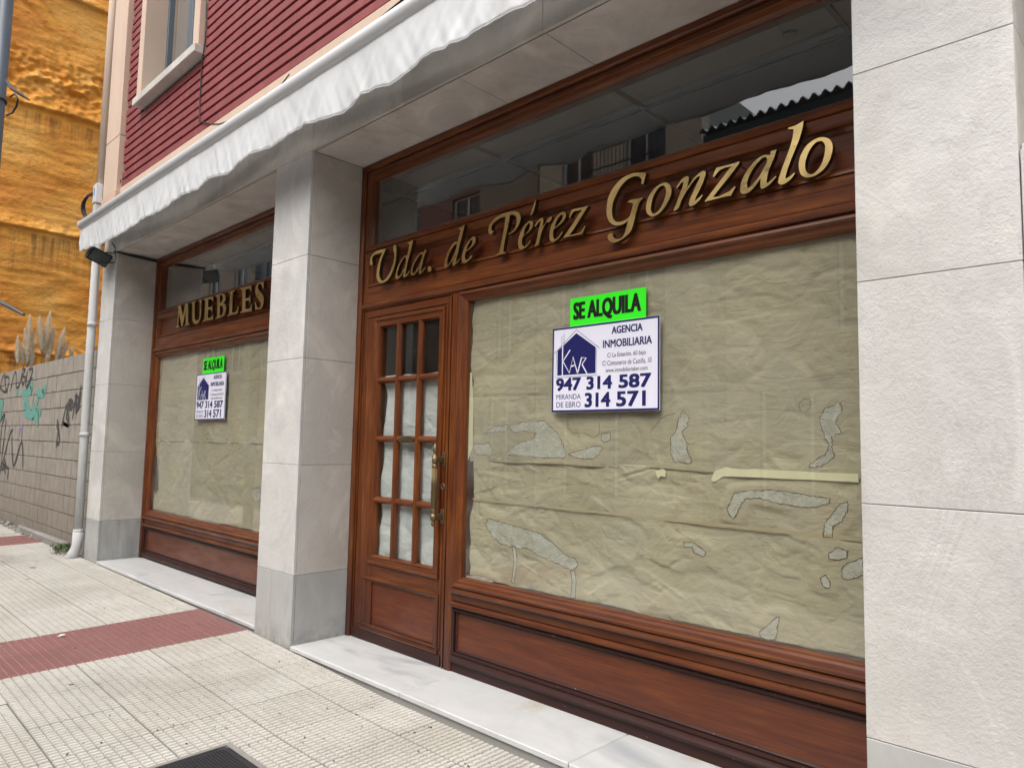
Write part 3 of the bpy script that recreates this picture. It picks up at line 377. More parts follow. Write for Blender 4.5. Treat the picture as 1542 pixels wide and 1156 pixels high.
# ------------------------------------------------------------------ ground
GX = [-40,-14,-4,-0.5,1.1,30]; GZ = [.09,.055,.012,-.008,-.058,-.058]
def zg(x, y=0.0): return float(np.interp(x, GX, GZ)) + .02*y
KERB_Y = -3.30
def grid_sheet(name, xs, ys, zf, mat, parent=None):
    bm = bmesh.new(); V = [[bm.verts.new((x,y,zf(x,y))) for y in ys] for x in xs]
    for i in range(len(xs)-1):
        for j in range(len(ys)-1): bm.faces.new((V[i][j],V[i+1][j],V[i+1][j+1],V[i][j+1]))
    return from_bm(name, bm, mat, parent)
asph = MT('asphalt'); _v = asph.coords((1,1,1), False); ASPH = asph.done(asph.ramp(asph.noise(_v, 2, 5), [(.3,(.040,.040,.042)),(.7,(.062,.062,.062))]), .9, asph.bump(asph.noise(_v, 180, 3), .6, .004))
LOT = MT('rough_soil'); _v = LOT.coords((1,1,1), False); LOT = LOT.done(LOT.ramp(LOT.noise(_v, 1.5, 6), [(.3,(.10,.08,.05)),(.7,(.20,.17,.11))]), .95, LOT.bump(LOT.noise(_v, 9, 6), .8, .05))
struct(grid_sheet('ground', [-60,60], [-60,60], lambda x,y: -.45, LOT))
struct(grid_sheet('road', [-50,0,50], [-7.2,KERB_Y-.15], lambda x,y: -.28, ASPH))
pave = struct(grid_sheet('pavement', [-40,-14,-8,-4,-.5,1.1,6,30], [KERB_Y,-1.5,.6], lambda x,y: zg(x,y)-.012, MORTAR))
PITCH_T, X0T = .42, .25
YJ = [-.005, -.25, -.67, -1.09, -1.51, -1.93, -2.35, -2.77, -3.19]
def tile_mesh(name, ly, ny, mats):
    """paving tile with its grid of raised pads; origin at the centre of its top plane"""
    bm = bmesh.new(); lx = PITCH_T-.0045; ly -= .0045; nx = 13
    g = -.0052; bm_box(bm, -lx/2,lx/2,-ly/2,ly/2,-.03,g, 0, 1)
    for i in range(nx):
        for j in range(ny):
            cx = -lx/2+(i+.5)*lx/nx; cy = -ly/2+(j+.5)*ly/ny; a = lx/nx/2-.0040; b = ly/ny/2-.0032; s = .0022
            B = [bm.verts.new((cx+sx*a, cy+sy*b, g)) for sx, sy in ((-1,-1),(1,-1),(1,1),(-1,1))]
            T = [bm.verts.new((cx+sx*(a-s), cy+sy*(b-s), 0)) for sx, sy in ((-1,-1),(1,-1),(1,1),(-1,1))]
            bm.faces.new(T)
            for k in range(4): bm.faces.new((B[k],B[(k+1)%4],T[(k+1)%4],T[k]))
    me = bpy.data.meshes.new(name); bm.to_mesh(me); bm.free()
    for m in mats: me.materials.append(m)
    return me
TM = {('c',0): tile_mesh('paving_tile', .42, 9, (TILE,TILE_G)), ('c',1): tile_mesh('paving_tile_cut', .245, 5, (TILE,TILE_G)),
      ('r',0): tile_mesh('red_paving_tile', .42, 9, (TRED,TRED_G)), ('r',1): tile_mesh('red_paving_tile_cut', .245, 5, (TRED,TRED_G))}
cells = []
for i in range(-62, 16):
    xa = X0T+i*PITCH_T; xc = xa+PITCH_T/2
    red = (i % 13) in ((-3) % 13, (-4) % 13)
    for j in range(len(YJ)-1):
        yc = (YJ[j]+YJ[j+1])/2; P = proj((xc,yc,zg(xc,yc))); vis = 0
        if P[2] > .3 and -60 < P[0] < 1600 and P[1] < 1230:
            vis = FPX*FPX*.17*abs(CAM[2])/max(P[2],.3)**3
        cells.append((vis, xc, yc, red, j == 0))
cells.sort(key=lambda c: -c[0])
rest = bmesh.new()
for n, (vis, xc, yc, red, cut) in enumerate(cells):
    me = TM[('r' if red else 'c', 1 if cut else 0)]
    sx = (zg(xc+.05)-zg(xc-.05))/.1
    rot = Matrix.Rotation(math.atan(.02)+random.uniform(-.0015,.0015), 4, 'X') @ Matrix.Rotation(-math.atan(sx)+random.uniform(-.002,.002), 4, 'Y')
    M = Matrix.Translation((xc, yc, zg(xc,yc)+random.uniform(-.0008,.0008))) @ rot
    if n < 300 and vis > 0:
        o = bpy.data.objects.new('red_paving_tile' if red else 'paving_tile', me); COL.objects.link(o); o.parent = pave; o.matrix_world = M
    else:
        k = len(rest.verts); l = PITCH_T/2-.002; w = (.245 if cut else .42)/2-.002
        vs = [rest.verts.new(M @ Vector(p)) for p in ((-l,-w,0),(l,-w,0),(l,w,0),(-l,w,0))]
        f = rest.faces.new(vs); f.material_index = 1 if red else 0
stuff(from_bm('paving_tiles_beyond', rest, [TILE, TRED], pave))
kerb = struct(empty('kerb'))
for i in range(-30, 24):
    x = i*1.0; box('kerb_stone', x+.004, x+.996, KERB_Y-.15, KERB_Y-.004, -.3, zg(x+.5,KERB_Y)-.003, CONC, kerb, .012)
opp = struct(grid_sheet('opposite_pavement', [-50,50], [-9.05,-7.2], lambda x,y: -.15, CONC))

# ------------------------------------------------------------------ the shop building
shop = tag(empty('shop_building', (0,.0,0)), 'building with marble clad ground floor, wooden shopfronts and red brick upper wall', 'building')
HL = 3.355; ZT = 4.065                                          # underside of lintel, foot of the red brick
JZ = [None,.452,1.18,1.905,2.62]
def slabs_front(parent, x0, x1, y, th, zb, ztop, mats=(MARBLE,PLINTH), joints=(.452,1.18,1.905,2.62), gap=.0022):
    zs = [zb]+[j for j in joints if zb < j < ztop]+[ztop]
    for k in range(len(zs)-1):
        m = mats[1] if zs[k+1] <= .46 else mats[0]
        box('marble_slab', x0+.001, x1-.001, y, y+th, zs[k]+(gap/2 if k else 0), zs[k+1]-gap/2, m, parent, .0018)
def slabs_side(parent, x, th, y0, y1, zb, ztop, mats=(MARBLE2,PLINTH), joints=(.452,1.18,1.905,2.62), gap=.0022):
    zs = [zb]+[j for j in joints if zb < j < ztop]+[ztop]
    for k in range(len(zs)-1):
        m = mats[1] if zs[k+1] <= .46 else mats[0]
        box('marble_slab', x-th, x, y0+.001, y1-.001, zs[k]+(gap/2 if k else 0), zs[k+1]-gap/2, m, parent, .0018)
def pillar(x0, x1, right_side=True, left_side=True, zt=HL):
    p = box('pillar', x0+.024, x1-.024, .024, .60, -.4, zt, DARKJ, shop)
    slabs_front(p, x0, x1, 0, .022, -.3, zt)
    if right_side: slabs_side(p, x1, .022, .0235, .418, -.3, zt)
    if left_side: slabs_side(p, x0+.022, .022, .0235, .418, -.3, zt)
    return p
pillar(-4.50, -4.06); pillar(-.505, 0.0); pr = pillar(3.565, 4.02)
# right of the pillar: flush slabs up to 2.25, a deep recess with a grey panel above
nb = box('entrance_bay', 4.05, 5.9, .34, .62, -.4, 4.0, DARKJ, shop)
slabs_front(nb, 4.022, 5.9, .001, .022, -.3, 2.235)
box('grey_panel', 4.075, 5.9, .30, .335, 2.262, 3.05, plain('grey_panel', (.33,.33,.32), .5), nb, .004)
box('panel_gap', 4.045, 4.073, .285, .335, 2.262, 3.06, BLACK, nb, .003)  # black strip standing in for the dark gap beside the panel
box('recess_sill', 4.022, 5.9, .025, .335, 2.236, 2.258, MARBLE2, nb, .003)
box('recess_side', 4.0, 4.02, .43, .60, 2.26, 3.355, MARBLE2, nb)
# lintel
lint = box('lintel', -4.47, 5.9, .024, .60, HL+.024, 3.80, DARKJ, shop)
xs = [-4.5,-4.06,-3.1,-1.95,-.505,.0,1.02,2.14,3.10,3.565,4.02,5.0,5.9]
for a, b in zip(xs, xs[1:]):
    box('marble_slab', a+.001, b-.001, 0, .022, HL+.001, 3.80, MARBLE2, lint, .0018)
for bay in ((-4.06,-.505,(-3.1,-2.3,-1.4)), (0,3.565,(.75,1.50,2.14,3.0))):
    e = [bay[0]]+list(bay[2])+[bay[1]]
    for a, b in zip(e, e[1:]): box('soffit_slab', a+.0015, b-.0015, .0235, .45, HL, HL+.021, SOFFIT, lint, .0018)
box('drip_groove', -4.06, 3.565, .0225, .0232, HL-.002, HL+.001, DARKJ, lint)
# threshold and sills
def sill(x0, x1, z, joints):
    s = box('threshold', x0, x1, .03, .50, -.4, z-.033, DARKJ, shop); e = [x0]+list(joints)+[x1]
    for a, b in zip(e, e[1:]):
        box('sill_slab', a+.0022, b-.0022, -.004, .50, z-.030, z, SILLM, s, .005)
        box('riser_slab', a+.0012, b-.0012, .010, .03, -.35, z-.0315, GREYM, s)
sill(.0, 3.565, 0.0, (1.18, 2.36)); sill(-4.06, -.505, .036, (-2.90,-1.72))

# ---- wooden shopfronts
YF = .425
def shopfront(x0, x1, door=False, zb=0.0):
    """x0,x1: the opening between pillars"""
    fr = frame_sweep('shopfront_frame', x0+.002, x1-.002, zb+.002, HL-.002, [(0,.52),(0,.418),(.006,.412),(.034,.412),(.040,.422),(.046,.422),(.0465,.447),(.0495,.447),(.050,.431),(.062,.431),(.062,.52)], (WH,WV), shop, 3)
    a, b = x0+.062, x1-.062
    # transom sash and pane
    frame_sweep('transom_sash', a-.004, b+.004, 2.705, HL-.058, [(0,.52),(0,.436),(.006,.424),(.024,.421),(.029,.431),(.036,.434),(.048,.441),(.062,.462),(.066,.48),(.066,.52)], (WH,WV), fr)
    box('transom_pane', a+.05, b-.05, .468, .474, 2.76, HL-.110, GLASS2, fr)
    # fascia: raised frame round a recessed board
    frame_sweep('fascia_moulding', a-.004, b+.004, 2.398, 2.704, [(0,.52),(0,.4315),(.004,.429),(.044,.429),(.0445,.444),(.0475,.444),(.048,.421),(.058,.423),(.064,.437),(.078,.452),(.078,.52)], (WH,WV), fr)
    box('fascia_board', a+.06, b-.06, .456, .50, 2.46, 2.645, WP, fr)
    # rail over window and door
    rail_x('head_rail', a, b, [(.52,2.397),(.430,2.397),(.427,2.393),(.427,2.330),(.443,2.3295),(.443,2.3260),(.419,2.3255),(.419,2.322),(.413,2.312),(.413,2.300),(.420,2.290),(.433,2.284),(.433,2.276),(.52,2.276)], WH, fr)
    wx0 = a
    if door:
        rail_z('door_post', zb, 2.275, [(1.008,.52),(1.008,.437),(1.014,.428),(1.030,.424),(1.0305,.444),(1.0350,.444),(1.036,.431),(1.042,.425),(1.088,.425),(1.094,.431),(1.100,.431),(1.100,.52)], WV, fr)
        wx0 = 1.10
    # window sash and pane
    frame_sweep('window_sash', wx0-.002, b+.002, .49, 2.278, [(0,.52),(0,.431),(.006,.417),(.018,.414),(.026,.428),(.040,.434),(.050,.444),(.058,.447),(.062,.460),(.062,.52)], (WH,WV), fr)
    box('window_pane', wx0+.05, b-.05, .466, .474, .535, 2.235, GLASS, fr)
    # nosing rails below the glass, panel, foot
    rail_x('nosing_rail', wx0, b, [(.52,.489),(.424,.489),(.410,.484),(.405,.474),(.410,.462),(.424,.456),(.430,.450),(.430,.414),(.445,.4135),(.445,.4100),(.419,.4095),(.419,.408),(.407,.400),(.405,.390),(.412,.381),(.430,.376),(.52,.376)], WH, fr)
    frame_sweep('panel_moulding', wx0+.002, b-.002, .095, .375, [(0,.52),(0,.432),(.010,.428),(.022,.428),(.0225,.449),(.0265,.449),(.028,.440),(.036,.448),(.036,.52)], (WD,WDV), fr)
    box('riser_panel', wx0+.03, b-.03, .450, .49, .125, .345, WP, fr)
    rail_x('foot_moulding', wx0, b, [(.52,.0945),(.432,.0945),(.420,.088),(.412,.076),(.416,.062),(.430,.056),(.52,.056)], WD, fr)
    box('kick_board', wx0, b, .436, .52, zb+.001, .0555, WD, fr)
    return fr
frR = shopfront(0.0, 3.565, True); frL = shopfront(-4.06, -.505, False, .037)
# ---- the door
def build_door():
    x0, x1 = .066, 1.004; z1 = 2.272
    bm = bmesh.new(); F, B = .4375, .50
    # leaf as stiles and rails butted
    bm_box(bm, x0, .262, F, B, .03, z1, .0015, 1); bm_box(bm, .917, x1, F, B, .03, z1, .0015, 1)
    bm_box(bm, .2622, .9168, F, B, 2.155, z1, .001, 0); bm_box(bm, .2622, .9168, F, B, .395, .572, .001, 0); bm_box(bm, .2622, .9168, F, B, .03, .095, .001, 0)
    d = from_bm('door', bm, [WH, WV], shop)
    frame_sweep('leaf_edge_moulding', x0+.035, x1-.012, .10, 2.235, [(0,F+.001),(.002,F-.006),(.010,F-.008),(.014,F-.002),(.016,F+.001)], (WH,WV), d)
    frame_sweep('glazing_moulding', .205, .966, .515, 2.205, [(0,F+.001),(.002,F-.012),(.010,F-.016),(.017,F-.013),(.022,F-.004),(.048,F-.003),(.053,F-.008),(.058,F-.004),(.064,F+.012),(.064,F+.03)], (WH,WV), d)
    xs = [.262, .494, .7075+.0, .917]; pitch = (.917-.262+.037)/3
    for k in (1,2):
        xc = .262-.0185+k*pitch
        rail_z('glazing_bar', .565, 2.16, [(xc-.019,.468),(xc-.019,.452),(xc-.012,.436),(xc-.007,.430),(xc+.007,.430),(xc+.012,.436),(xc+.019,.452),(xc+.019,.468)], WV, d)
    zs = [2.155, 1.770, 1.366, .950, .572]
    for z in zs[1:-1]:
        for k in range(3):
            xa = .262+k*pitch-.002; xb = xa+pitch-.037+.004
            rail_x('glazing_bar', xa, xb, [(.468,z-.022),(.453,z-.022),(.437,z-.013),(.431,z-.005),(.431,z+.005),(.437,z+.013),(.453,z+.022),(.468,z+.022)], WH, d)
    for r in range(4):
        zt, zb = (zs[r]-(.02 if r else 0)), (zs[r+1]+(.02 if r < 3 else 0))
        for k in range(3):
            xa = .262+k*pitch-.006; box('pane', xa, xa+pitch-.037+.012, .4655, .4695, zb-.004, zt+.004, DGLASS, d)
    frame_sweep('panel_moulding', .160, .975, .070, .430, [(0,F+.001),(.002,F-.012),(.012,F-.016),(.018,F-.004),(.030,F),(.038,F+.010),(.040,F+.014)], (WH,WV), d)
    box('door_panel', .19, .945, .449, .452, .10, .40, WP, d)
    box('weather_board', x0+.004, x1-.004, .428, .4372, .002, .068, WD, d, .002)
    # pull handle
    h = empty('pull_handle', (.986,.43,1.08), d); hx, hy = .986, .362
    bm = bmesh.new(); prof = [(.001,.838),(.008,.842),(.014,.856),(.012,.868),(.006,.874),(.013,.880),(.016,.900),(.013,.916),(.017,.924),(.019,.935),(.017,.943)]
    prof += [(.0165,.945),(.0165,1.195),(.017,1.197),(.020,1.203),(.017,1.212),(.012,1.218),(.015,1.226),(.016,1.262),(.012,1.272),(.007,1.278),(.010,1.286),(.016,1.300),(.014,1.318),(.006,1.338),(.001,1.345)]
    bm_lathe(bm, prof, (hx-.0,hy,0), 'Z', 18)
    for k in range(12):
        a = 2*math.pi*k/12; bm_tube(bm, [(hx+.0165*math.cos(a),hy+.0165*math.sin(a),.95),(hx+.0165*math.cos(a),hy+.0165*math.sin(a),1.192)], .0028, 5)
    g = from_bm('grip', bm, BRONZE, d); 
    for z in (1.245,.897):
        bm = bmesh.new(); bm_box(bm, hx-.012,hx+.012,hy,.4335,z-.018,z+.018,.004); bm_box(bm, hx-.016,hx+.016,.4285,.4365,z-.045,z+.045,.003); bm_lathe(bm, [(.019,z-.02),(.019,z+.02)], (hx,hy,0), 'Z', 14)
        from_bm('handle_bracket', bm, BRONZE, d)
    bpy.data.objects.remove(h)
    bm = bmesh.new(); bm_lathe(bm, [(.022,.4365),(.022,.430),(.018,.427),(.008,.427),(.006,.4335)], (.985,0,1.078), 'Y', 20)
    k = from_bm('keyhole_plate', bm, BRONZE, d); k.scale = (1,1,1)
    bm = bmesh.new(); bm_box(bm, .530,.672,.424,.432,1.342,1.386,.003); bm_box(bm, .545,.657,.4215,.4245,1.352,1.374,.0015)
    from_bm('letter_slot', bm, BRONZE, d)
    return d
door = build_door()

# ---- room behind the glass (dim shop interior)
rm = empty('interior', (0,3,1.5), shop)
def wallq(name, pts, mat, parent=None): 
    bm = bmesh.new(); bm.faces.new([bm.verts.new(p) for p in pts]); return from_bm(name, bm, mat, parent)
bm = bmesh.new(); bm_box(bm, -4.3,5.7,6.0,6.1,-.3,3.5); bm_box(bm, -4.4,-4.3,.6,6.1,-.3,3.5); bm_box(bm, 5.7,5.8,.6,6.1,-.3,3.5); from_bm('back_wall', bm, INTER, shop)
bm = bmesh.new(); bm_box(bm, -4.4,5.8,.55,6.1,3.42,3.5); from_bm('ceiling', bm, INTERC, shop)
box('shop_floor', -4.4, 5.8, .52, 6.1, -.3, -.02, plain('shop_floor',(.10,.09,.08),.6), shop)
bm = bmesh.new()
for x in np.arange(-4.0,5.8,1.2): bm_box(bm, x-.012,x+.012,.56,6.0,3.405,3.42)
for y in np.arange(1.1,6.0,1.2): bm_box(bm, -4.3,5.7,y-.012,y+.012,3.404,3.4195)
from_bm('ceiling_grid', bm, plain('ceiling_grid',(.2,.2,.2),.6), shop)

# ---- upper wall
bm = bmesh.new()
for q in ((-4.47,-3.45,3.80,9.3),(-2.10,9.0,3.80,9.3),(-3.45,-2.10,3.80,4.87),(-3.45,-2.10,6.9,9.3)): bm_box(bm, q[0],q[1],.030,.60,q[2],q[3])
up = from_bm('upper_wall', bm, BRECESS, shop)
box('window_room', -3.9, -1.7, .62, 1.4, 4.7, 7.0, INTER, shop)
box('upper_wall_core', -4.44, 8.9, 1.5, 8.0, 3.5, 9.2, INTER, shop)
box('render_band', -4.07, 9.0, -.012, .029, 3.802, ZT-.004, CREAM, shop, .003)
# corner pilaster
pl = box('corner_pilaster', -4.515, -4.06, -.052, .30, 4.66, 9.3, CREAM, shop, .004)
box('pilaster_block', -4.515, -4.06, -.052, .30, 4.03, 4.655, CREAM, pl, .004)
box('pilaster_base', -4.52, -4.035, -.066, .30, 3.802, 4.025, PEACH, pl, .004)
# window surround
sx0, sx1, sz0 = -3.565, -1.985, 4.885
win = box('window_surround', sx0, sx0+.125, -.062, .25, sz0, 7.0, CREAM, shop, .006)
box('surround_side', sx1-.125, sx1, -.062, .25, sz0, 7.0, CREAM, win, .006)
box('surround_head', sx0+.126, sx1-.126, -.062, .25, 6.87, 7.0, CREAM, win, .006)
box('stone_sill', sx0-.01, sx1+.01, -.095, .25, 4.80, sz0-.003, MARBLE2, win, .006)
WFRM = plain('blue_grey_window_frame', (.10,.13,.16), .4)
bm = bmesh.new()
for xa, xb in ((sx0+.126,sx0+.17),(-2.86,-2.80),(-2.79,-2.73),(sx1-.17,sx1-.126)): bm_box(bm, xa,xb,.16,.22,sz0,6.86,.003)
bm_box(bm, sx0+.17,sx1-.17,.165,.215,sz0,sz0+.05,.003); bm_box(bm, sx0+.17,sx1-.17,.165,.215,6.81,6.86,.003)
from_bm('window_frame', bm, WFRM, win)
box('window_pane', sx0+.16, sx1-.16, .188, .194, sz0+.04, 6.82, GLASS2, win)
bm = bmesh.new(); xx = np.linspace(sx0+.13, sx1-.13, 160); pr_ = None
for x in xx:
    y = .262+.018*math.sin(x*62)+.008*math.sin(x*23+1); q = (bm.verts.new((x,y,sz0)), bm.verts.new((x,y,6.86)))
    if pr_: bm.faces.new((pr_[0],q[0],q[1],pr_[1]))
    pr_ = q
from_bm('curtain', bm, plain('blue_grey_curtain', (.30,.36,.42), .9), win, True)
# bricks, laid in deep raked courses
PB, LB = .0885, .25; br = []
rows = int((9.2-ZT)/PB)
for r in range(rows):
    z = ZT+r*PB; off = (r % 2)*LB/2+(.04 if (r//2) % 2 else 0)
    for k in range(int(13.2/LB)+2):
        xa = -4.058-LB+off+k*LB; xb = xa+LB
        if xb <= -4.05: continue
        xa = max(xa, -4.056); xb = min(xb, 9.0)
        if xb-xa < .04: continue
        spans = [(xa, xb)]
        if z+PB > 4.80 and z < 7.0:
            n = []
            for a, b in spans:
                if b <= sx0-.012 or a >= sx1+.012: n.append((a,b)); continue
                if a < sx0-.012: n.append((a, sx0-.012))
                if b > sx1+.012: n.append((sx1+.012, b))
            spans = n
        for a, b in spans:
            if b-a < .02: continue
            P = proj(((a+b)/2, 0, z+.03)); vis = 0
            if P[2] > .5 and -20 < P[0] < 1560 and -25 < P[1] < 640: vis = (b-a)/P[2]**2
            if P[0] > 0 and P[2] > .5 and P[1] > 0.5*(0): pass
            br.append((vis, a, b, z, r))
br.sort(key=lambda t: -t[0]); cache = {}; rest = bmesh.new()
def brick_bm(bm, w, z0=0, x0=0):
    n0 = len(bm.verts); bm_box(bm, x0+.0010, x0+w-.0010, 0, .032, z0+.0, z0+.064, .0022)
for n, (vis, a, b, z, r) in enumerate(br):
    dy = random.uniform(-.0012,.0012)
    if n < 300 and vis > 0:
        key = round(b-a, 3)
        if key not in cache:
            bm = bmesh.new(); brick_bm(bm, key); bmesh.ops.recalc_face_normals(bm, faces=bm.faces); me = bpy.data.meshes.new('brick'); bm.to_mesh(me); bm.free(); me.materials.append(BRICK); cache[key] = me
        o = link('brick', cache[key], None, up, (a, dy, z+.012))
    else:
        bm_box(rest, a+.0010, b-.0010, dy, .032, z+.012, z+.076, 0)
stuff(from_bm('bricks_beyond', rest, BRICK, up))
box('parapet', -4.6, 9.1, -.15, .8, 9.3, 9.5, CREAM, shop)
# ------------------------------------------------------------------ brass lettering
def letter_contours(cs): return [[(int(a)/1e4, int(b)/1e4) for a, b in (t.split(',') for t in c.split())] for c in cs]
nm = tag(empty('lettering_sign', (1.8,.43,2.53)), 'raised brass italic lettering reading Vda. de Pérez Gonzalo on the fascia over the door', 'sign')
mb = tag(empty('lettering_sign', (-2.4,.43,2.6)), 'raised brass capital letters reading MUEBLES over the far left window', 'sign')
for name, word, cs in LETTERS:
    C = letter_contours(cs); par = nm if word == 'name' else mb
    o = prism_xz({'u_letter':'letter_v'}.get(name, name if name in ('full_stop','accent') else 'letter_'+name), C, .385, .413, [BRASS, BRASS_SIDE], None)
    for p in o.data.polygons:
        if abs(p.normal.y) < .5: p.material_index = 1
    o.parent = par; o.matrix_parent_inverse = Matrix.Translation(-par.location)
    # stand-off pins
    xs = [p[0] for p in C[0]]; zs = [p[1] for p in C[0]]
    lo = min(C[0], key=lambda p: p[1]); hi = max(C[0], key=lambda p: p[1]); cx = sum(xs)/len(xs)
    for q in (lo, hi):
        x = q[0]*.92+cx*.08; z = q[1]+(.012 if q is lo else -.012); tube('stand_off_pin', [(x,.412,z),(x,.455,z)], .003, BRONZE, o, 6)


# ------------------------------------------------------------------ paper behind the glass
PATCH = {'U':[], 'L':[]}
def inside(poly, X, Z):
    m = np.zeros(X.shape, bool); n = len(poly)
    for i in range(n):
        x1, z1 = poly[i]; x2, z2 = poly[(i+1)%n]
        if z1 == z2: continue
        c = ((z1 > Z) != (z2 > Z)) & (X < (x2-x1)*(Z-z1)/(z2-z1)+x1); m ^= c
    return m
def paper_sheet(name, x0, x1, z0, z1, y0, seed, mat, amp=1.0, edge=.006, folds=(), nx=240, nz=110, ncr=70, flat=()):
    rs = np.random.RandomState(seed); X, Z = np.meshgrid(np.linspace(0,1,nx), np.linspace(0,1,nz), indexing='ij')
    ex = np.array([noise.noise(Vector((seed*3.1, i/nz*5.5*(z1-z0), 0))) for i in range(nz)])
    e2 = np.array([noise.noise(Vector((seed*5.7, i/nx*3.5*(x1-x0), 4))) for i in range(nx)]); e3 = np.array([noise.noise(Vector((seed*2.7, i/nx*3*(x1-x0), 9))) for i in range(nx)])
    xw = x0+X*(x1-x0)+(1-X)**12*ex[None,:]*edge*3; zw = z0+Z*(z1-z0)+(1-Z)**14*e2[:,None]*edge+Z**14*e3[:,None]*edge*.6
    H = np.zeros_like(X)
    RG = np.array([[1-abs(noise.noise(Vector((xw[i,j]*4.2+seed, zw[i,j]*5.2, seed*1.3))))*2.2 for j in range(nz)] for i in range(nx)]); RG2 = np.array([[1-abs(noise.noise(Vector((xw[i,j]*11+seed, zw[i,j]*13, seed*2.3))))*2.2 for j in range(nz)] for i in range(nx)])
    H += (.0062*np.clip(RG,0,1)**2+.0022*np.clip(RG2,0,1)**2)*amp
    def crease(cx, cz, ang, L, w, a):
        nonlocal H
        dx, dz = xw-cx, zw-cz; s = dx*math.cos(ang)+dz*math.sin(ang); d = -dx*math.sin(ang)+dz*math.cos(ang)
        sg = 1.0 if (cx*7.3) % 1 > .5 else -1.0; d = d*sg; w1 = w*.45; w2 = w*3.2; H += a*1.5*np.where(d > 0, np.exp(-d/w1), np.exp(d/w2))*np.exp(-(s/L)**2)
    for k in range(ncr):
        crease(x0+rs.rand()*(x1-x0), z0+rs.rand()*(z1-z0), rs.choice([rs.uniform(-.5,.5), rs.uniform(0,math.pi)]), rs.uniform(.04,.25), rs.uniform(.004,.022), rs.uniform(-.0038,.0042)*amp)
    for f in folds: crease(*f)
    H += .0025*amp*np.sin(xw*7+seed)*np.sin(zw*9+seed*2)
    H -= np.percentile(H, 10); H = .013*np.tanh(np.maximum(H,0)/.013)
    if flat:
        M_ = np.zeros_like(H)
        for poly in flat: M_ = np.maximum(M_, inside(poly, xw, zw).astype(float))
        for _ in range(5):
            M_ = np.maximum(M_, .985*np.pad(M_,1,mode='edge')[2:,1:-1]); M_ = np.maximum(M_, .985*np.pad(M_,1,mode='edge')[:-2,1:-1]); M_ = np.maximum(M_, .985*np.pad(M_,1,mode='edge')[1:-1,2:]); M_ = np.maximum(M_, .985*np.pad(M_,1,mode='edge')[1:-1,:-2])
        for _ in range(6): Q = np.pad(M_,1,mode='edge'); M_ = (Q[2:,1:-1]+Q[:-2,1:-1]+Q[1:-1,2:]+Q[1:-1,:-2]+M_)/5
        H = H*(1-np.clip(M_*1.1,0,1))
    vs = np.stack([xw, y0+H, zw], -1).reshape(-1,3)
    idx = np.arange(nx*nz).reshape(nx,nz); F = np.stack([idx[:-1,:-1],idx[1:,:-1],idx[1:,1:],idx[:-1,1:]], -1).reshape(-1,4)
    me = bpy.data.meshes.new(name); me.from_pydata(vs.tolist(), [], F.tolist())
    for p in me.polygons: p.use_smooth = True
    o = link(name, me, mat); m = o.modifiers.new('thickness','SOLIDIFY'); m.thickness = .0006; m.offset = 1
    return o
def jag(pts, seed, amp=.006, k=5):
    rs = random.Random(seed); out = []
    for i in range(len(pts)):
        a, b = pts[i], pts[(i+1)%len(pts)]
        for j in range(k):
            t = j/k; out.append((a[0]+(b[0]-a[0])*t+rs.uniform(-amp,amp), a[1]+(b[1]-a[1])*t+rs.uniform(-amp,amp)))
    return out
def px(s, ox, oy, sc, Y=.478):
    out = []
    for t in s.split():
        x, y = map(float, t.split(',')); P = onY(ox+x/sc, oy+y/sc, Y); out.append((P.x, P.z))
    return out
PL = []
def patch(parent, pts, seed, y=.4776, jit=.006):
    PL.append((parent, jag(pts, seed, jit*.8, 9), seed, .4776+(.0002 if seed in (2,3) else 0)))
def make_patch(parent, J, seed, y):
    o = prism_xz('glued_patch', [J], y, y+.0007, STAIN, parent)
    bm = bmesh.new(); R2 = random.Random(seed); ribbon_xz(bm, J, [R2.uniform(.0012,.0048) for _ in J], y-.0005, True)
    from_bm('stain_edge', bm, STLINE, o)
A1, A2 = (700,600,3.613), (980,600,2.7515)
patch('pL', px("110,680 130,650 180,665 260,690 330,710 400,730 450,765 500,800 550,850 605,875 615,905 590,935 560,925 500,895 440,870 390,845 340,810 290,815 240,800 195,790 150,750", *A1), 1)
patch('pL', px("258,800 275,800 283,870 270,1000 255,1000 268,870", *A1), 2, .4772, .0015)
patch('pL', px("575,935 598,935 606,1000 600,1085 575,1085 584,1000", *A1), 3, .4772, .0015)
patch('pU', px("240,150 330,125 430,120 500,180 530,240 550,300 540,322 440,322 330,313 215,308 240,275 300,240 370,220 390,190 330,180 260,180", *A1), 4)
patch('pU', px("50,250 130,240 150,280 145,308 55,306", *A1), 5); patch('pU', px("110,190 160,150 235,145 230,175 160,185", *A1), 6)
patch('pU', px("560,300 640,280 700,258 750,262 735,300 700,330 600,322", *A1), 7, jit=.003); patch('pU', px("745,190 790,185 795,225 760,240 742,225", *A1), 17, jit=.003)
patch('pU', px("115,85 135,50 160,80 150,120 128,135 150,180 150,220 170,250 165,268 95,264 80,220 85,160 105,130", *A2), 8)
patch('pU', px("700,80 720,45 785,15 795,45 765,95 790,140 750,160 752,200 760,240 700,285 655,285 680,255 725,235 740,190 715,150", *A2), 9)
patch('pL', px("315,455 330,430 345,390 400,380 500,378 600,390 680,405 745,415 735,435 680,450 620,450 540,435 450,412 390,415 375,440 355,480 340,500 325,480", *A2), 10, jit=.004)
patch('pL', px("815,425 820,455 790,510 755,530 755,575 715,575 720,520 750,480 780,440", *A2), 12, jit=.004)
patch('pL', px("740,640 770,618 815,630 815,660 770,670 740,665", *A2), 13, jit=.004); patch('pL', px("790,710 800,690 880,655 880,730 825,750 795,745", *A2), 14, jit=.004)
patch('pL', px("700,740 725,730 745,765 740,785 715,780", *A2), 15, jit=.002); patch('pL', px("450,965 490,935 520,905 535,900 525,950 520,995 490,1000 455,985", *A2), 16, jit=.004)
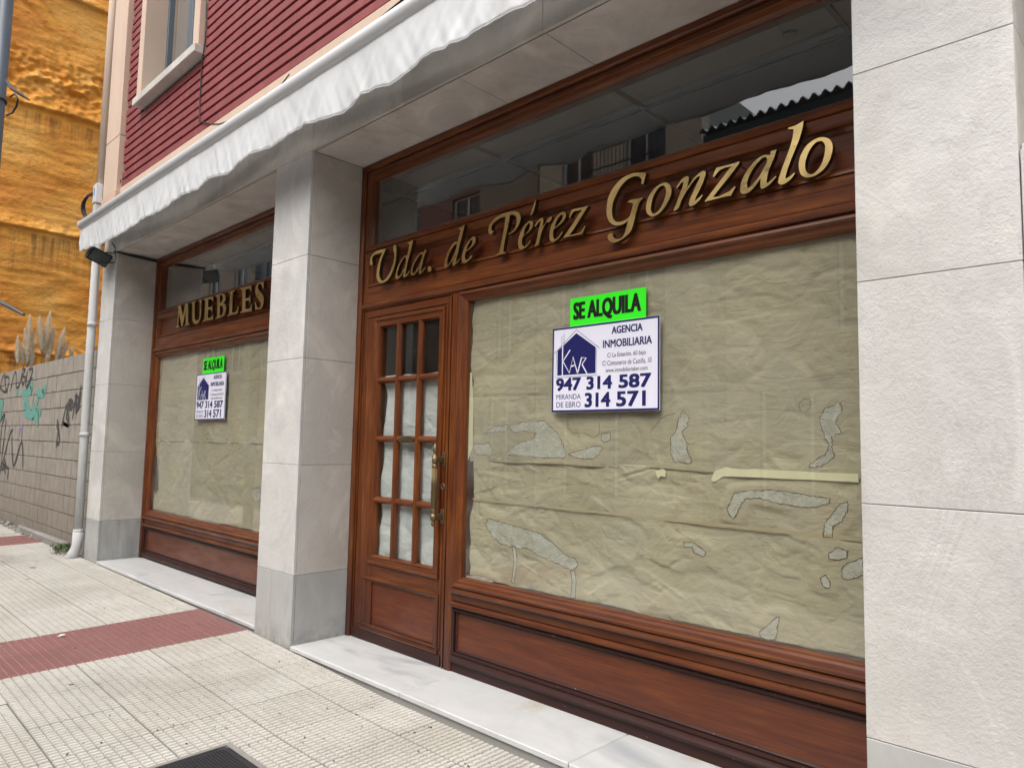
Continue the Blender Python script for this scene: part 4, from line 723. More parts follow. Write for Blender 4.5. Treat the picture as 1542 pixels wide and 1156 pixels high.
patch('pL', px("135,595 175,595 230,635 220,655 180,640 170,615 140,615", *A2), 18, jit=.002)
patch('pL', px("5,962 60,958 120,972 165,992 150,1000 80,992 10,980", *A1), 19, jit=.003)
patch('pLL', px("378,738 390,733 394,750 386,757 380,748", 0,0,1), 20, jit=.004)
FLAT = {k: [J for p, J, _, _ in PL if p == k] for k in ('pU','pL','pLL')}
pU = tag(paper_sheet('kraft_paper_sheet', 1.168, 3.44, 1.240, 2.222, .4785, 11, KRAFT, 1.3, .010, [(1.9,1.62,-.02,1.4,.01,.004),(3.05,1.45,.85,.28,.03,-.006),(2.3,2.0,.03,1.2,.012,.003)], 320, 140, 90, FLAT['pU']), 'upper sheet of wrinkled brown kraft paper taped inside the large right window', 'paper sheet')
pL = tag(paper_sheet('kraft_paper_sheet', 1.196, 3.44,   .556, 1.262, .4793, 23, KRAFT, 1.7, .016, [(2.1,.80,-.62,.5,.035,.010),(2.45,.72,-.5,.3,.02,-.007),(2.9,.86,.55,.25,.03,.008),(1.7,1.12,.2,.3,.02,.006),(1.5,.68,.3,.2,.02,.007)], 320, 120, 150, FLAT['pL']), 'lower sheet of wrinkled stained kraft paper inside the large right window', 'paper sheet')
pLU = tag(paper_sheet('kraft_paper_sheet', -3.965, -.55, 1.300, 2.222, .4785, 31, KRAFT, 1.1, .010, [(-2.5,1.86,.0,1.4,.01,.003)], 260, 80, 60), 'upper sheet of brown kraft paper inside the left window behind the small for-rent board', 'paper sheet')
pLL = tag(paper_sheet('kraft_paper_sheet', -3.93, -.55, .556, 1.318, .4793, 47, KRAFT, 1.3, .014, [(-3.2,.85,.9,.3,.03,.008),(-2.4,1.03,0,1.6,.008,.003)], 260, 70, 70, FLAT['pLL']), 'lower sheet of brown kraft paper inside the left window below the seam', 'paper sheet')
for p, J, sd_, y in PL: make_patch({'pU':pU,'pL':pL,'pLL':pLL}[p], J, sd_, y)
# faint wet outlines, no fill
def outline(parent, pts, seed, w=.0022):
    bm = bmesh.new(); J = jag(pts, seed, .003, 6)[:-6]; ribbon_xz(bm, J, w, .4768); from_bm('stain_line', bm, STLINE, parent)
outline(pU, px("555,100 560,160 590,190 650,185 700,215 735,190 730,120", *A1), 30); outline(pU, px("850,95 830,160 800,180", *A1), 31, .0015)
outline(pU, px("0,140 30,95 70,65 115,60", *A2), 32); outline(pU, px("620,50 610,20 640,0 665,5 660,40 640,55", *A2), 33)
outline(pL, px("190,375 230,355 270,385 290,345", *A1), 34); outline(pL, px("385,610 400,585 430,590 440,615 400,625", *A1), 35)
outline(pL, px("75,905 100,920 140,925 165,935 260,950 340,965 420,985 460,995", *A2), 36, .004); outline(pL, px("90,820 130,850 150,875 130,885", *A1), 37)
# fold band across the lower sheet, folded edge strip, tape, torn scrap
def band(name, pts, mat, parent, y=.4775):
    return prism_xz(name, [pts], y, y+.0008, mat, parent)
FOLD = plain('paper_fold_band', (.42,.35,.22), .7)
a, b = px("712,751 1292,811", 0,0,1)
band('fold_band', [(a[0],a[1]-.006),(b[0]+.03,b[1]-.010),(b[0]+.03,b[1]+.006),(a[0],a[1]+.004)], FOLD, pL)
a, b = px("712,548 1292,562", 0,0,1)
e = px("703,562 711,560 713,600 712,672 705,693 702,685", 0,0,1); tag(band('edge_strip', jag(e,3,.001,2), TAPE, None, .4762), 'pale tape strip down the upper left edge of the large window paper', 'tape')
tp = px("250,335 265,300 310,283 345,290 420,292 860,312 862,348 700,337 330,322 300,322 262,345", *A2)
tag(band('masking_tape', jag(tp,5,.0012,3), TAPE, None, .4764), 'long pale masking tape strip across the paper seam at the right of the large window', 'tape')
tag(band('torn_tape', jag(px("18,300 50,290 65,300 60,325 40,320 30,333", *A2),6,.0015,2), TAPE, None, .4764), 'small torn scrap of tape below the paper seam under the white board', 'tape')
tag(band('edge_strip', jag(px("231,690 236,685 238,735 234,745 231,720",0,0,1),8,.003,3), BLACK, None, .4764), 'black strip standing in for the dark gap at the left edge of the left window paper', 'dark strip')  # black piece painted in for the shade of the gap
# white crumpled paper behind the door panes
pd = tag(paper_sheet('white_paper_sheet', .275, .93, .56, 1.80, .486, 5, WPAPER, 1.2, .02, [], 90, 150, 60), 'crumpled white paper hung behind the lower nine panes of the door', 'paper sheet')
tag(box('hanging_cloth', .80, .93, .60, .62, 1.6, 2.1, BLUEC), 'dark blue cloth hanging inside behind the top right door pane', 'cloth')

# ------------------------------------------------------------------ for-rent boards
def text_mesh(s, bold=0.0, res=3, shear=0):
    c = bpy.data.curves.new('txt', 'FONT'); c.body = s; c.offset = bold; c.resolution_u = res; c.shear = shear
    o = bpy.data.objects.new('txt', c); COL.objects.link(o)
    dg = bpy.context.evaluated_depsgraph_get(); me = bpy.data.meshes.new_from_object(o.evaluated_get(dg)); bpy.data.objects.remove(o)
    return me
def fit_text(s, x0, x1, z0, z1, y, mat, parent, bold=0.0, shear=0, sl=0.0):
    me = text_mesh(s, 0, 3, shear); n = len(me.vertices); co = np.empty(n*3); me.vertices.foreach_get('co', co); co = co.reshape(-1,3)
    mn, mx = co.min(0), co.max(0); X = x0+(co[:,0]-mn[0])/(mx[0]-mn[0])*(x1-x0); Z = z0+(co[:,1]-mn[1])/(mx[1]-mn[1])*(z1-z0)
    P3 = np.stack([X, np.full(n, y), Z], -1); polys = [tuple(p.vertices) for p in me.polygons]; bpy.data.meshes.remove(me)
    sh = [(0,0)] if not bold else [(a*bold, b*bold*.6) for a in (-1,-.5,0,.5,1) for b in (-1,0,1)]
    vs = np.concatenate([P3*1.0+np.array([a, .00002*k, b]) for k, (a, b) in enumerate(sh)]); fs = [tuple(i+k*n for i in p) for k in range(len(sh)) for p in polys]
    m2 = bpy.data.meshes.new('lettering'); m2.from_pydata(vs.tolist(), [], fs); return link('lettering', m2, mat, parent)
GP = onY(861,452,.452); BP = onY(835,497,.448)
def for_rent(dx, glab, wlab):
    Y0 = .449
    def w(x, z): return x, z
    g = empty('rental_placard', (2.21+dx,.46,1.97)); tag(g, glab, 'placard', 'fluorescent green placards')
    inv = lambda o, r: setattr(o, 'matrix_parent_inverse', Matrix.Translation(-r.location))
    c = box('card', 1.963, 2.441, Y0+.006, Y0+.009, 1.94, 2.128, GREEN, g); inv(c, g)
    t = fit_text('SE ALQUILA', 1.990, 2.408, 1.998, 2.102, Y0+.0052, INK, g, .0050); inv(t, g)
    b = empty('rental_board', (2.19+dx,.46,1.52)); tag(b, wlab, 'board', 'white rental boards')
    x0, x1, z0, z1 = 1.848, 2.524, 1.522, 1.977
    q = box('board', x0, x1, Y0-.001, Y0+.004, z0, z1, WHITEC, b, .0008); inv(q, b)
    bm = bmesh.new()
    bw = .011
    for r in ((x0+.001,x1-.001,z0+.001,z0+bw),(x0+.001,x1-.001,z1-bw,z1-.001),(x0+.001,x0+bw,z0+bw,z1-bw),(x1-bw,x1-.001,z0+bw,z1-bw)):
        bm.faces.new([bm.verts.new((X,Y0-.0014,Z)) for X, Z in ((r[0],r[2]),(r[1],r[2]),(r[1],r[3]),(r[0],r[3]))])
    q = from_bm('blue_border', bm, NAVY, b); inv(q, b)
    W_, H_ = x1-x0, z1-z0; X = lambda f: x0+f*W_; Z = lambda f: z1-f*H_
    T = [('AGENCIA',.585,.855,.060,.140,.0016,0),('INMOBILIARIA',.505,.935,.205,.290,.0014,0),('C/ La Estación, 60 bajo',.545,.885,.350,.415,0,.1),('C/ Comuneros de Castilla, 10',.500,.932,.435,.500,0,.1),
         ('www.inmobiliariakar.com',.530,.900,.520,.568,0,.1),('947',.050,.290,.605,.745,.0042,0),('314',.355,.585,.605,.745,.0042,0),('587',.655,.925,.605,.745,.0042,0),
         ('MIRANDA',.050,.295,.790,.850,0,0),('DE EBRO',.050,.295,.880,.945,0,0),('314',.340,.570,.790,.945,.0042,0),('571',.635,.880,.790,.945,.0042,0)]
    for s, a, c2, t0, t1, bo, sh in T:
        q = fit_text(s, X(a), X(c2), Z(t1), Z(t0), Y0-.0018, NAVY if not s.startswith(('C/','www')) else INK, b, bo, sh); inv(q, b)
    # logo: navy house with thin outline and white strokes
    P = lambda L: [(X(a), Z(c2)) for a, c2 in L]
    hs_ = prism_xz('house_emblem', [P([(.055,.565),(.055,.270),(.245,.085),(.435,.270),(.435,.565)])], Y0-.0016, Y0-.0010, NAVY, b); inv(hs_, b)
    bm = bmesh.new(); ribbon_xz(bm, P([(.022,.300),(.245,.045),(.470,.285)]), .0028, Y0-.0017); ribbon_xz(bm, P([(.045,.285),(.042,.590),(.443,.590),(.443,.290)]), .0024, Y0-.0017)
    ribbon_xz(bm, P([(.098,.10),(.098,.25)]), .0024, Y0-.0017); ribbon_xz(bm, P([(.120,.07),(.120,.20)]), .0024, Y0-.0017)
    q = from_bm('emblem_outline', bm, NAVY, b); inv(q, b)
    bm = bmesh.new()
    for L in ([(.108,.16),(.108,.575)],[(.185,.275),(.112,.40),(.180,.545),(.215,.36),(.262,.555)],[(.192,.47),(.240,.455)],[(.262,.555),(.300,.375),(.345,.385),(.305,.455),(.355,.565)]):
        ribbon_xz(bm, P(L), .0075, Y0-.0022)
    q = from_bm('emblem_letters', bm, WHITEC, b); inv(q, b)
    if dx:
        g.location.x = 2.21+dx; b.location.x = 2.19+dx
        for r, base in ((g, 2.21), (b, 2.19)):
            for ch in r.children: ch.matrix_parent_inverse = Matrix.Translation((-base, -.46, -r.location.z))
    return g, b
for_rent(0, 'large bright green SE ALQUILA placard above the white board on the right window', 'white and blue rental board with phone numbers on the large right window')
for_rent(-4.70, 'distant bright green SE ALQUILA placard on the left window under MUEBLES', 'distant white and blue rental board with phone numbers on the left window')
# ------------------------------------------------------------------ awning
AX0, AX1 = -4.45, 3.95
aw = tag(empty('awning', (-.25,-.2,3.66)), 'retracted white awning with a wavy hanging valance along the top of the shopfronts', 'awning')
def child(o, par): o.parent = par; o.matrix_parent_inverse = Matrix.Translation(-par.location); return o
bm = bmesh.new(); pf = [(.052,AX0+.012),(.052,AX1-.012)]; bm_lathe(bm, pf, (0,-.25,3.662), 'X', 28); child(from_bm('front_tube', bm, WMETAL), aw)
bm = bmesh.new(); bm_lathe(bm, [(.030,AX0-.004),(.050,AX0),(.0545,AX0+.004),(.0545,AX0+.03),(.052,AX0+.031)], (0,-.25,3.662), 'X', 24); child(from_bm('end_cap', bm, WMETAL), aw)
bm = bmesh.new(); bm_lathe(bm, [(.060,AX0+.08),(.060,AX1-.05)], (0,-.115,3.70), 'X', 24); child(from_bm('fabric_roll', bm, AWN), aw)
child(rail_x('lower_lip', AX0+.03, AX1-.02, [(-.283,3.613),(-.262,3.600),(-.24,3.600),(-.24,3.612),(-.262,3.618)], WMETAL), aw)
for x in (-4.3,-2.3,-.25,1.8,3.7):
    bm = bmesh.new(); bm_box(bm, x-.03,x+.03,-.20,-.001,3.64,3.66,.003); bm_box(bm, x-.04,x+.04,-.012,-.001,3.56,3.78,.003); child(from_bm('wall_bracket', bm, WMETAL), aw)
for xa, xb in ((-4.2,-2.4),(-.4,-2.2),(-.1,1.7),(3.6,1.9)):
    bm = bmesh.new(); bm_tube(bm, [(xa,-.10,3.60),(xb,-.15,3.59),(xa+(xb-xa)*.1,-.205,3.60)], .016, 8); child(from_bm('folding_arm', bm, WMETAL), aw)
VB = [(-4.45,3.372),(-4.1,3.352),(-3.64,3.308),(-2.99,3.295),(-2.48,3.331),(-2.02,3.300),(-1.6,3.340),(-1.30,3.308),(-1.04,3.350),(-.70,3.290),(-.40,3.345),(-.05,3.318),(.30,3.345),(.78,3.266),(1.02,3.325),(1.33,3.270),(1.57,3.325),(1.87,3.300),(2.09,3.312),(2.40,3.285),(2.7,3.31),(3.0,3.28),(3.3,3.30),(3.6,3.28),(3.95,3.31)]
def vb(x):
    for (a,za),(b,zb_) in zip(VB,VB[1:]):
        if a <= x <= b:
            t = (x-a)/(b-a); t = t*t*(3-2*t); return za+(zb_-za)*t
    return VB[-1][1]
nxv, nzv = 760, 16; vs = []; edge_pts = []
for i in range(nxv):
    x = AX0+.02+(AX1-AX0-.04)*i/(nxv-1); zb_ = 3.315+(vb(x)-3.315)*.8+.003*noise.noise(Vector((x*5,3,1)))
    for j in range(nzv):
        t = j/(nzv-1); z = 3.612+(zb_-3.612)*t; u_ = x+.35*(z-3.5)
        f = noise.noise(Vector((u_*2.2, 1.7, z*.8)))*.014+noise.noise(Vector((u_*9+5, 7.7, z*1.2)))*.014+noise.noise(Vector(((x+.5*z)*19, 3.3, z*3)))*.009+noise.noise(Vector(((x-.6*z)*15, 8.3, z*4)))*.010+noise.noise(Vector((x*30, 8.3, z*22)))*.0012
        vs.append((x, -.268+f*t**.8, z))
    edge_pts.append(vs[-1])
F = [(i*nzv+j, (i+1)*nzv+j, (i+1)*nzv+j+1, i*nzv+j+1) for i in range(nxv-1) for j in range(nzv-1)]
me = bpy.data.meshes.new('valance'); me.from_pydata(vs, [], F)
for p in me.polygons: p.use_smooth = True
va = child(link('valance', me, AWN), aw); m = va.modifiers.new('thickness','SOLIDIFY'); m.thickness = .0014
bm = bmesh.new(); bm_tube(bm, edge_pts[::2], .0042, 5); child(from_bm('hem', bm, AWN), aw)
for x in (-.15, 1.95):   # seams of the valance
    bm = bmesh.new(); i = int((x-AX0)/(AX1-AX0)*nxv); bm_tube(bm, [vs[i*nzv+j] for j in range(nzv)], .0022, 4); child(from_bm('seam', bm, AWN), aw)

# ------------------------------------------------------------------ flood light, cables, pipes
fl = tag(empty('floodlight', (-4.22,-.13,3.30)), 'black square floodlight hanging on a bracket below the left end of the awning', 'floodlight')
nrm = Vector((.84,.12,-.50)).normalized(); xax = nrm.cross(Vector((.15,.30,.94))).normalized(); zax = xax.cross(nrm)
FM = Matrix((xax, nrm, zax)).transposed().to_4x4()
bm = bmesh.new()
sec = [(-.095,.075,.045),(-.055,.105,.062),(0,.115,.075),(.03,.115,.075)]
rg = []
for t, a, b in sec: rg.append([bm.verts.new((sx*a, t, sz*b)) for sx, sz in ((-1,-1),(1,-1),(1,1),(-1,1))])
for p, q in zip(rg, rg[1:]):
    for k in range(4): bm.faces.new((p[k],p[(k+1)%4],q[(k+1)%4],q[k]))
bm.faces.new(rg[0]); bm.faces.new(rg[-1])
for k in range(6): bm_box(bm, -.08+.03*k,-.074+.03*k,-.115,-.06,-.04,.04)
bo = from_bm('lamp_housing', bm, BLACK, fl); bo.matrix_local = FM
bm = bmesh.new(); bm_box(bm, -.10,.10,.0305,.034,-.062,.062,.002); g = from_bm('lamp_glass', bm, plain('lamp_glass', (.10,.13,.13), .2), fl); g.matrix_local = FM
bm = bmesh.new(); bm_tube(bm, [(-.06,.02,.05),(.06,.06,.045),(.115,.132,.04),(.125,.134,-.06),(.06,.05,-.075),(-.02,.0,-.06)], .007, 8); bm_tube(bm, [(.115,.132,.0),(.10,.130,.10),(.08,.10,.16)], .008, 6)
from_bm('lamp_bracket', bm, BLACK, fl)
cb = tag(tube('wall_cable', [(-4.10,-.02,3.352),(-4.0,-.006,3.337),(-4.03,.1,3.335),(-4.046,.25,3.338),(-4.05,.41,3.33)], .008, CABLE), 'black cable running from the floodlight along the top of the left window jamb', 'cable')
bm = bmesh.new(); bm_tube(bm, [(-4.06,-.01,3.345),(-4.047,.12,3.328),(-4.05,.27,3.322),(-4.049,.41,3.317)], .006, 6); c2 = from_bm('cable_strand', bm, CABLE, cb)
cc = onY(133,313,-.12); bm = bmesh.new()
for k in range(5):
    r = .115+.010*k; tl = .12*k
    bm_tube(bm, [(cc.x+.05+.75*r*math.cos(a)+.012*k*math.sin(a*2), cc.y+.10*math.cos(a)*.6+.01*k, cc.z+.012*(k%2)+1.15*r*math.sin(a)) for a in np.linspace(.35,5.9+tl,26)], .0085, 6)
tag(from_bm('cable_coil', bm, CABLE), 'coil of thick black cable hanging beside the drainpipe above the awning end', 'cable')
jb = tag(empty('junction_box', (-4.56,-.09,4.0)), 'small white junction box with a blue mark on the wall corner above the awning', 'junction box')
child(box('box_body', -4.625,-4.52,-.125,-.053,3.98,4.20, plain('white_plastic',(.66,.70,.74),.5), None, .006), jb)
bm = bmesh.new(); bm_box(bm, -4.583,-4.565,-.1275,-.1252,4.06,4.15); child(from_bm('blue_mark', bm, plain('blue_mark',(.03,.09,.28),.5)), jb)
child(box('terminal_cover', -4.61,-4.53,-.12,-.053,3.84,3.965, WMETAL, None, .005), jb)
dp = tag(empty('drainpipe', (-4.60,-.05,0)), 'tall drainpipe at the left building corner, cream above and dirty white below', 'drainpipe')
zc = [0.03,.14,.20,.27,.30]
bm = bmesh.new(); bm_tube(bm, [(-4.585,-.045,.20),(-4.60,-.045,1.2),(-4.615,-.045,2.2),(-4.62,-.045,3.9)], .044, 16); child(from_bm('lower_pipe', bm, PIPE), dp)
bm = bmesh.new(); bm_tube(bm, [(-4.62,-.045,3.86),(-4.62,-.045,9.2)], .052, 16); child(from_bm('upper_pipe', bm, PIPEC), dp)
bm = bmesh.new(); bm_tube(bm, [(-4.60,-.12,-.03),(-4.592,-.075,.06),(-4.587,-.05,.14),(-4.585,-.045,.29)], .05, 16, True, [.062,.054,.050,.053]); child(from_bm('pipe_shoe', bm, PIPE), dp)
for z in (.30,1.36,2.6,3.86):
    bm = bmesh.new(); bm_lathe(bm, [(.045,z-.02),(.052,z-.016),(.052,z+.016),(.045,z+.02)], (-4.585-.017*min(1,z/2),-.045,0), 'Z', 16); bm_box(bm, -4.63,-4.59,.0,.05,z-.01,z+.01); child(from_bm('pipe_collar', bm, PIPE), dp)
# thin facade wires
wp = [onY(u,v,-.012) for u,v in ((311,0),(309,60),(304,95),(301,150),(300,183),(318,187),(331,187),(352,180),(375,168),(400,152),(424,128),(436,112))]
tag(tube('facade_wire', wp, .006, CABLE, None, 5), 'thin dark wire dropping beside the upper window then running to the awning', 'wire')
wp = [onY(u,v,-.02) for u,v in ((372,172),(402,158),(470,108),(520,72),(560,38),(600,5),(640,-30))]
tag(tube('facade_wire', wp, .007, CABLE, None, 5), 'thin dark wire lying along the cream band above the awning', 'wire')
wp = [onY(u,v,-.075) for u,v in ((181,276),(182,271),(187,269),(192,268))]
tag(tube('facade_wire', wp, .004, CABLE, None, 5), 'short wire crossing the cream pilaster foot at the building corner', 'wire')
sl_ = tag(empty('soffit_lamp', (3.02,.12,HL)), 'small round metal fitting on the stone soffit near the top edge', 'fitting')
bm = bmesh.new(); bm_lathe(bm, [(.035,HL-.001),(.035,HL-.012),(.022,HL-.02),(.010,HL-.022)], (3.02,.12,0), 'Z', 18); child(from_bm('fitting_body', bm, plain('nickel',(.5,.5,.5),.3,1)), sl_)
# ------------------------------------------------------------------ block wall with graffiti
bw = tag(empty('block_wall', (-7,.06,0)), 'grey brown concrete block wall with black and teal graffiti beside the drainpipe', 'wall')
RH, LBk, ZW0, YW = .2135, .46, -.02, .045
child(box('wall_core', -16, -4.66, YW+.012, YW+.19, -.4, ZW0+11*RH-.012, MORTAR), bw)
cache = {}; bl = []
for r in range(11):
    off = (r%2)*LBk/2; k = 0
    while True:
        xb = -4.665-off-k*LBk+(LBk if off else 0); xa = xb-LBk; xb = min(xb, -4.665); k += 1
        if xa < -13.9: break
        if xb-xa < .05: continue
        bl.append((xa, xb, r))
for xa, xb, r in bl:
    w = round(xb-xa, 3)
    if w not in cache:
        bm = bmesh.new()
        # a split block: two faces with a shallow groove between them
        h = w/2; parts_ = [(0.0, w)] if w < .3 else [(0.0, h-.0055),(h+.0055, w)]
        for a, b in parts_: bm_box(bm, a+(.0075 if a == 0 else 0), b-(.0075 if b == w else 0), 0, .05, .004, RH-.005, .003)
        if w >= .3: bm_box(bm, .009, w-.009, .008, .05, .006, RH-.007)
        bmesh.ops.recalc_face_normals(bm, faces=bm.faces); me = bpy.data.meshes.new('block'); bm.to_mesh(me); bm.free(); me.materials.append(BLOCK); cache[w] = me
    o = link('block', cache[w], None, bw); o.matrix_parent_inverse = Matrix.Translation(-bw.location); o.location = (xa, YW+random.uniform(-.0015,.0015), ZW0+r*RH)
SPRAY = plain('black_spray_paint', (.065,.062,.062), .8); TEAL = plain('teal_spray_paint', (.12,.34,.29), .8); LILAC = plain('lilac_spray_paint', (.24,.18,.36), .8)
def smooth(P, k=5):
    out = []; n = len(P)
    for i in range(n-1):
        p0, p1, p2, p3 = P[max(i-1,0)], P[i], P[i+1], P[min(i+2,n-1)]
        for j in range(k):
            t = j/k; out.append(tuple(.5*(2*b+(-a+c)*t+(2*a-5*b+4*c-d)*t*t+(-a+3*b-3*c+d)*t**3) for a,b,c,d in zip(p0,p1,p2,p3)))
    return out+[P[-1]]
def tagline(name, strokes, w, mat, label=None):
    bm = bmesh.new()
    for k, s in enumerate(strokes): 
        P = smooth(px(s, 0, 540, 6.085, YW)); n = len(P)
        ribbon_xz(bm, P, [w*(1 if 0 < i < n-1 else .4)*(.85+.3*abs(math.sin(i*.7+k))) for i in range(n)], YW-.003-.0002*k)
    o = child(from_bm(name, bm, mat), bw)
tagline('graffiti', ["0,300 15,200 35,155 48,150","25,170 10,230 20,290 60,290 85,210 75,165 40,175","45,120 50,250 70,300 30,305","95,300 130,150 150,130 152,262 185,225 205,110","205,100 235,95 205,160 235,170 210,240 200,170","250,110 235,260","265,100 300,90 290,150 245,265 262,240 300,170"], .035, SPRAY)
tagline('graffiti', ["0,575 45,510 15,650 2,890","60,550 30,800 0,1060","120,650 90,700 40,900 8,1010 75,1000 65,1110","110,700 125,980 200,760 212,1010","35,900 60,1000 30,960 55,1060"], .05, SPRAY)
tagline('graffiti', ["525,555 540,640 545,760","540,620 515,820","520,600 550,735 528,790","565,640 610,450 632,600 580,590 630,620","600,440 655,420 610,520 640,610","640,370 625,430 660,460 672,400 640,375","665,560 705,320 700,500 748,240","690,330 720,460 745,300","705,330 735,380 738,300"], .045, SPRAY)
tagline('graffiti_teal', ["150,330 160,280","205,340 235,300 240,420 215,430","230,330 265,470","285,210 290,280 250,310","340,420 350,320 400,320 400,260","300,420 330,530 350,600","225,500 300,520 310,540","410,290 418,230","375,500 350,480 345,560","5,560 10,470 35,380","0,440 25,390"], .12, TEAL)
tagline('graffiti_lilac', ["180,700 180,650 205,640 210,570","195,740 205,640"], .04, LILAC)
# broken mortar and rubble along the foot of the wall
bm = bmesh.new(); R = random.Random(3)
for k in range(260):
    x = R.uniform(-13,-4.75); s = R.uniform(.008,.035)*(1 if R.random() < .85 else 1.8); y = R.uniform(-.05,.05); z = zg(x,y)-.005
    M = Matrix.Translation((x,y,z+s*.3)) @ Matrix.Rotation(R.uniform(0,6.28),4,'Z') @ Matrix.Rotation(R.uniform(0,1),4,'X')
    vs = [bm.verts.new(M @ Vector((a*s*R.uniform(.6,1.3), b*s*R.uniform(.6,1.2), c*s*R.uniform(.4,.8)))) for a in (-1,1) for b in (-1,1) for c in (-1,1)]
    bmesh.ops.convex_hull(bm, input=vs)
stuff(tag(from_bm('rubble', bm, CONC), 'crumbled mortar and grit along the foot of the block wall', 'rubble'))
st = tag(box('kerb_fillet', -7.4, -5.2, -.045, .05, -.1, .10, CONC, None, .02), 'low broken concrete fillet at the foot of the block wall', 'concrete fillet')
for v in st.data.vertices: v.co.z += .05*(-v.co.x-5.2)/2.2*0 + (.02*noise.noise(Vector((v.co.x*3,v.co.y*9,0))) if v.co.z > 0 else 0)

# ------------------------------------------------------------------ neighbour's gable covered with orange foam
gb = tag(empty('foam_clad_building', (-14,5,0)), 'tall blank gable wall covered in rippled orange insulation foam', 'building')
fm = MT('orange_foam'); v = fm.coords((1,1,1), False); n1 = fm.noise(v, .8, 5, .6); n2 = fm.noise(fm.coords((1,1.2,5), False), 1.6, 6, .65); n3 = fm.noise(v, 24, 4, .65)
c = fm.ramp(n1, [(.3,(.74,.26,.035)),(.5,(.88,.39,.060)),(.7,(.92,.50,.12))]); c = fm.mix(fm.rng(n2,.45,.75,0,.6), c, (.60,.18,.025)); c = fm.mix(fm.rng(n3,.6,.75,0,.35), c, (.90,.58,.20))
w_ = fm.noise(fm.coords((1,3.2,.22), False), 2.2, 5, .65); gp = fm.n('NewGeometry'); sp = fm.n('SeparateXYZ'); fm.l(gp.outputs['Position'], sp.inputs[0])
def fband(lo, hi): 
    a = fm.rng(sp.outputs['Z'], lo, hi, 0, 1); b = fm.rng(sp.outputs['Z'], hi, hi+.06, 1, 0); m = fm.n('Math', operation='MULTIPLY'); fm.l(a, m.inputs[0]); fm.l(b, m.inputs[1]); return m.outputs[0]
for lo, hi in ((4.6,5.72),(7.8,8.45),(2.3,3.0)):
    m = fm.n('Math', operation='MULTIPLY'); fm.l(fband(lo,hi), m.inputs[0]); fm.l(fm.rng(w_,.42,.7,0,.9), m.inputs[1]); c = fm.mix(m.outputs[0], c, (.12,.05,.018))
FOAM = fm.done(c, .55, fm.bump(fm.noise(fm.coords((1,1,3), False), 11, 6, .7, .8), .8, .04, fm.bump(n3, .5, .01)), Specular_IOR_Level=.3)
ys = np.arange(-.6, 5.2, .03); zs = np.arange(1.2, 15.2, .03); vs = []
for y in ys:
    for z in zs:
        zz = z+.05*(y-1)*-.7*0
        led = 0
        for zl, h in ((3.12,.10),(5.84,.16),(8.62,.20),(11.4,.16)):
            zl += .05*noise.noise(Vector((y*.9, zl, 0)))
            d = z-zl
            if 0 <= d < h*3: led += h*math.exp(-(d/h)**2*1.1)*.75
            elif -.03 < d < 0: led += h*.75*(1+d/.03)
        rough = .13*max(0, 1-abs(z-9.25)/.85) + .05*max(0, 1-abs(z-3.2)/.3)+.04*max(0,1-abs(z-5.95)/.2)
        f = .62*led + .007*math.sin(z*15+2.2*noise.noise(Vector((y*.8,z*.6,2)))*3) *(.5+noise.noise(Vector((y*.4,z*.5,7))))
        f += .07*noise.noise(Vector((y*.5,z*.5,5))) + .016*noise.noise(Vector((y*1.3,z*9,1)))+.022*noise.noise(Vector((y*2.1,z*3.1,8))) + rough*(noise.noise(Vector((y*4,z*5,3)))+.8*noise.noise(Vector((y*9,z*11,4)))) + .010*noise.noise(Vector((y*14,z*16,3)))
        # scraped swirl
        q = math.hypot(y-.2, (z-9.2)*.75); f -= .035*math.exp(-((q-1.35)/.05)**2)*(1 if z > 9.3 else 0) + .03*math.exp(-((q-1.6)/.04)**2)*(1 if z > 9.3 else 0)
        vs.append((-14+f, y, z))
n_ = len(zs); F = [(i*n_+j, (i+1)*n_+j, (i+1)*n_+j+1, i*n_+j+1) for i in range(len(ys)-1) for j in range(n_-1)]
me = bpy.data.meshes.new('foam_coating'); me.from_pydata(vs, [], F)
for p in me.polygons: p.use_smooth = True
child(link('foam_coating', me, FOAM), gb)
child(box('gable_wall', -22, -14.12, -.2, 14, -.4, 15.2, FOAM), gb); child(box('rear_gable', -14.1, -13.99, 5.2, 14, -.4, 15.2, FOAM), gb)
child(box('front_wall', -22, -14.05, -.62, -.2, -.4, 15.2, CREAM), gb)
child(box('coping', -22.1, -13.8, -.75, 14.1, 15.2, 15.4, CONC), gb)
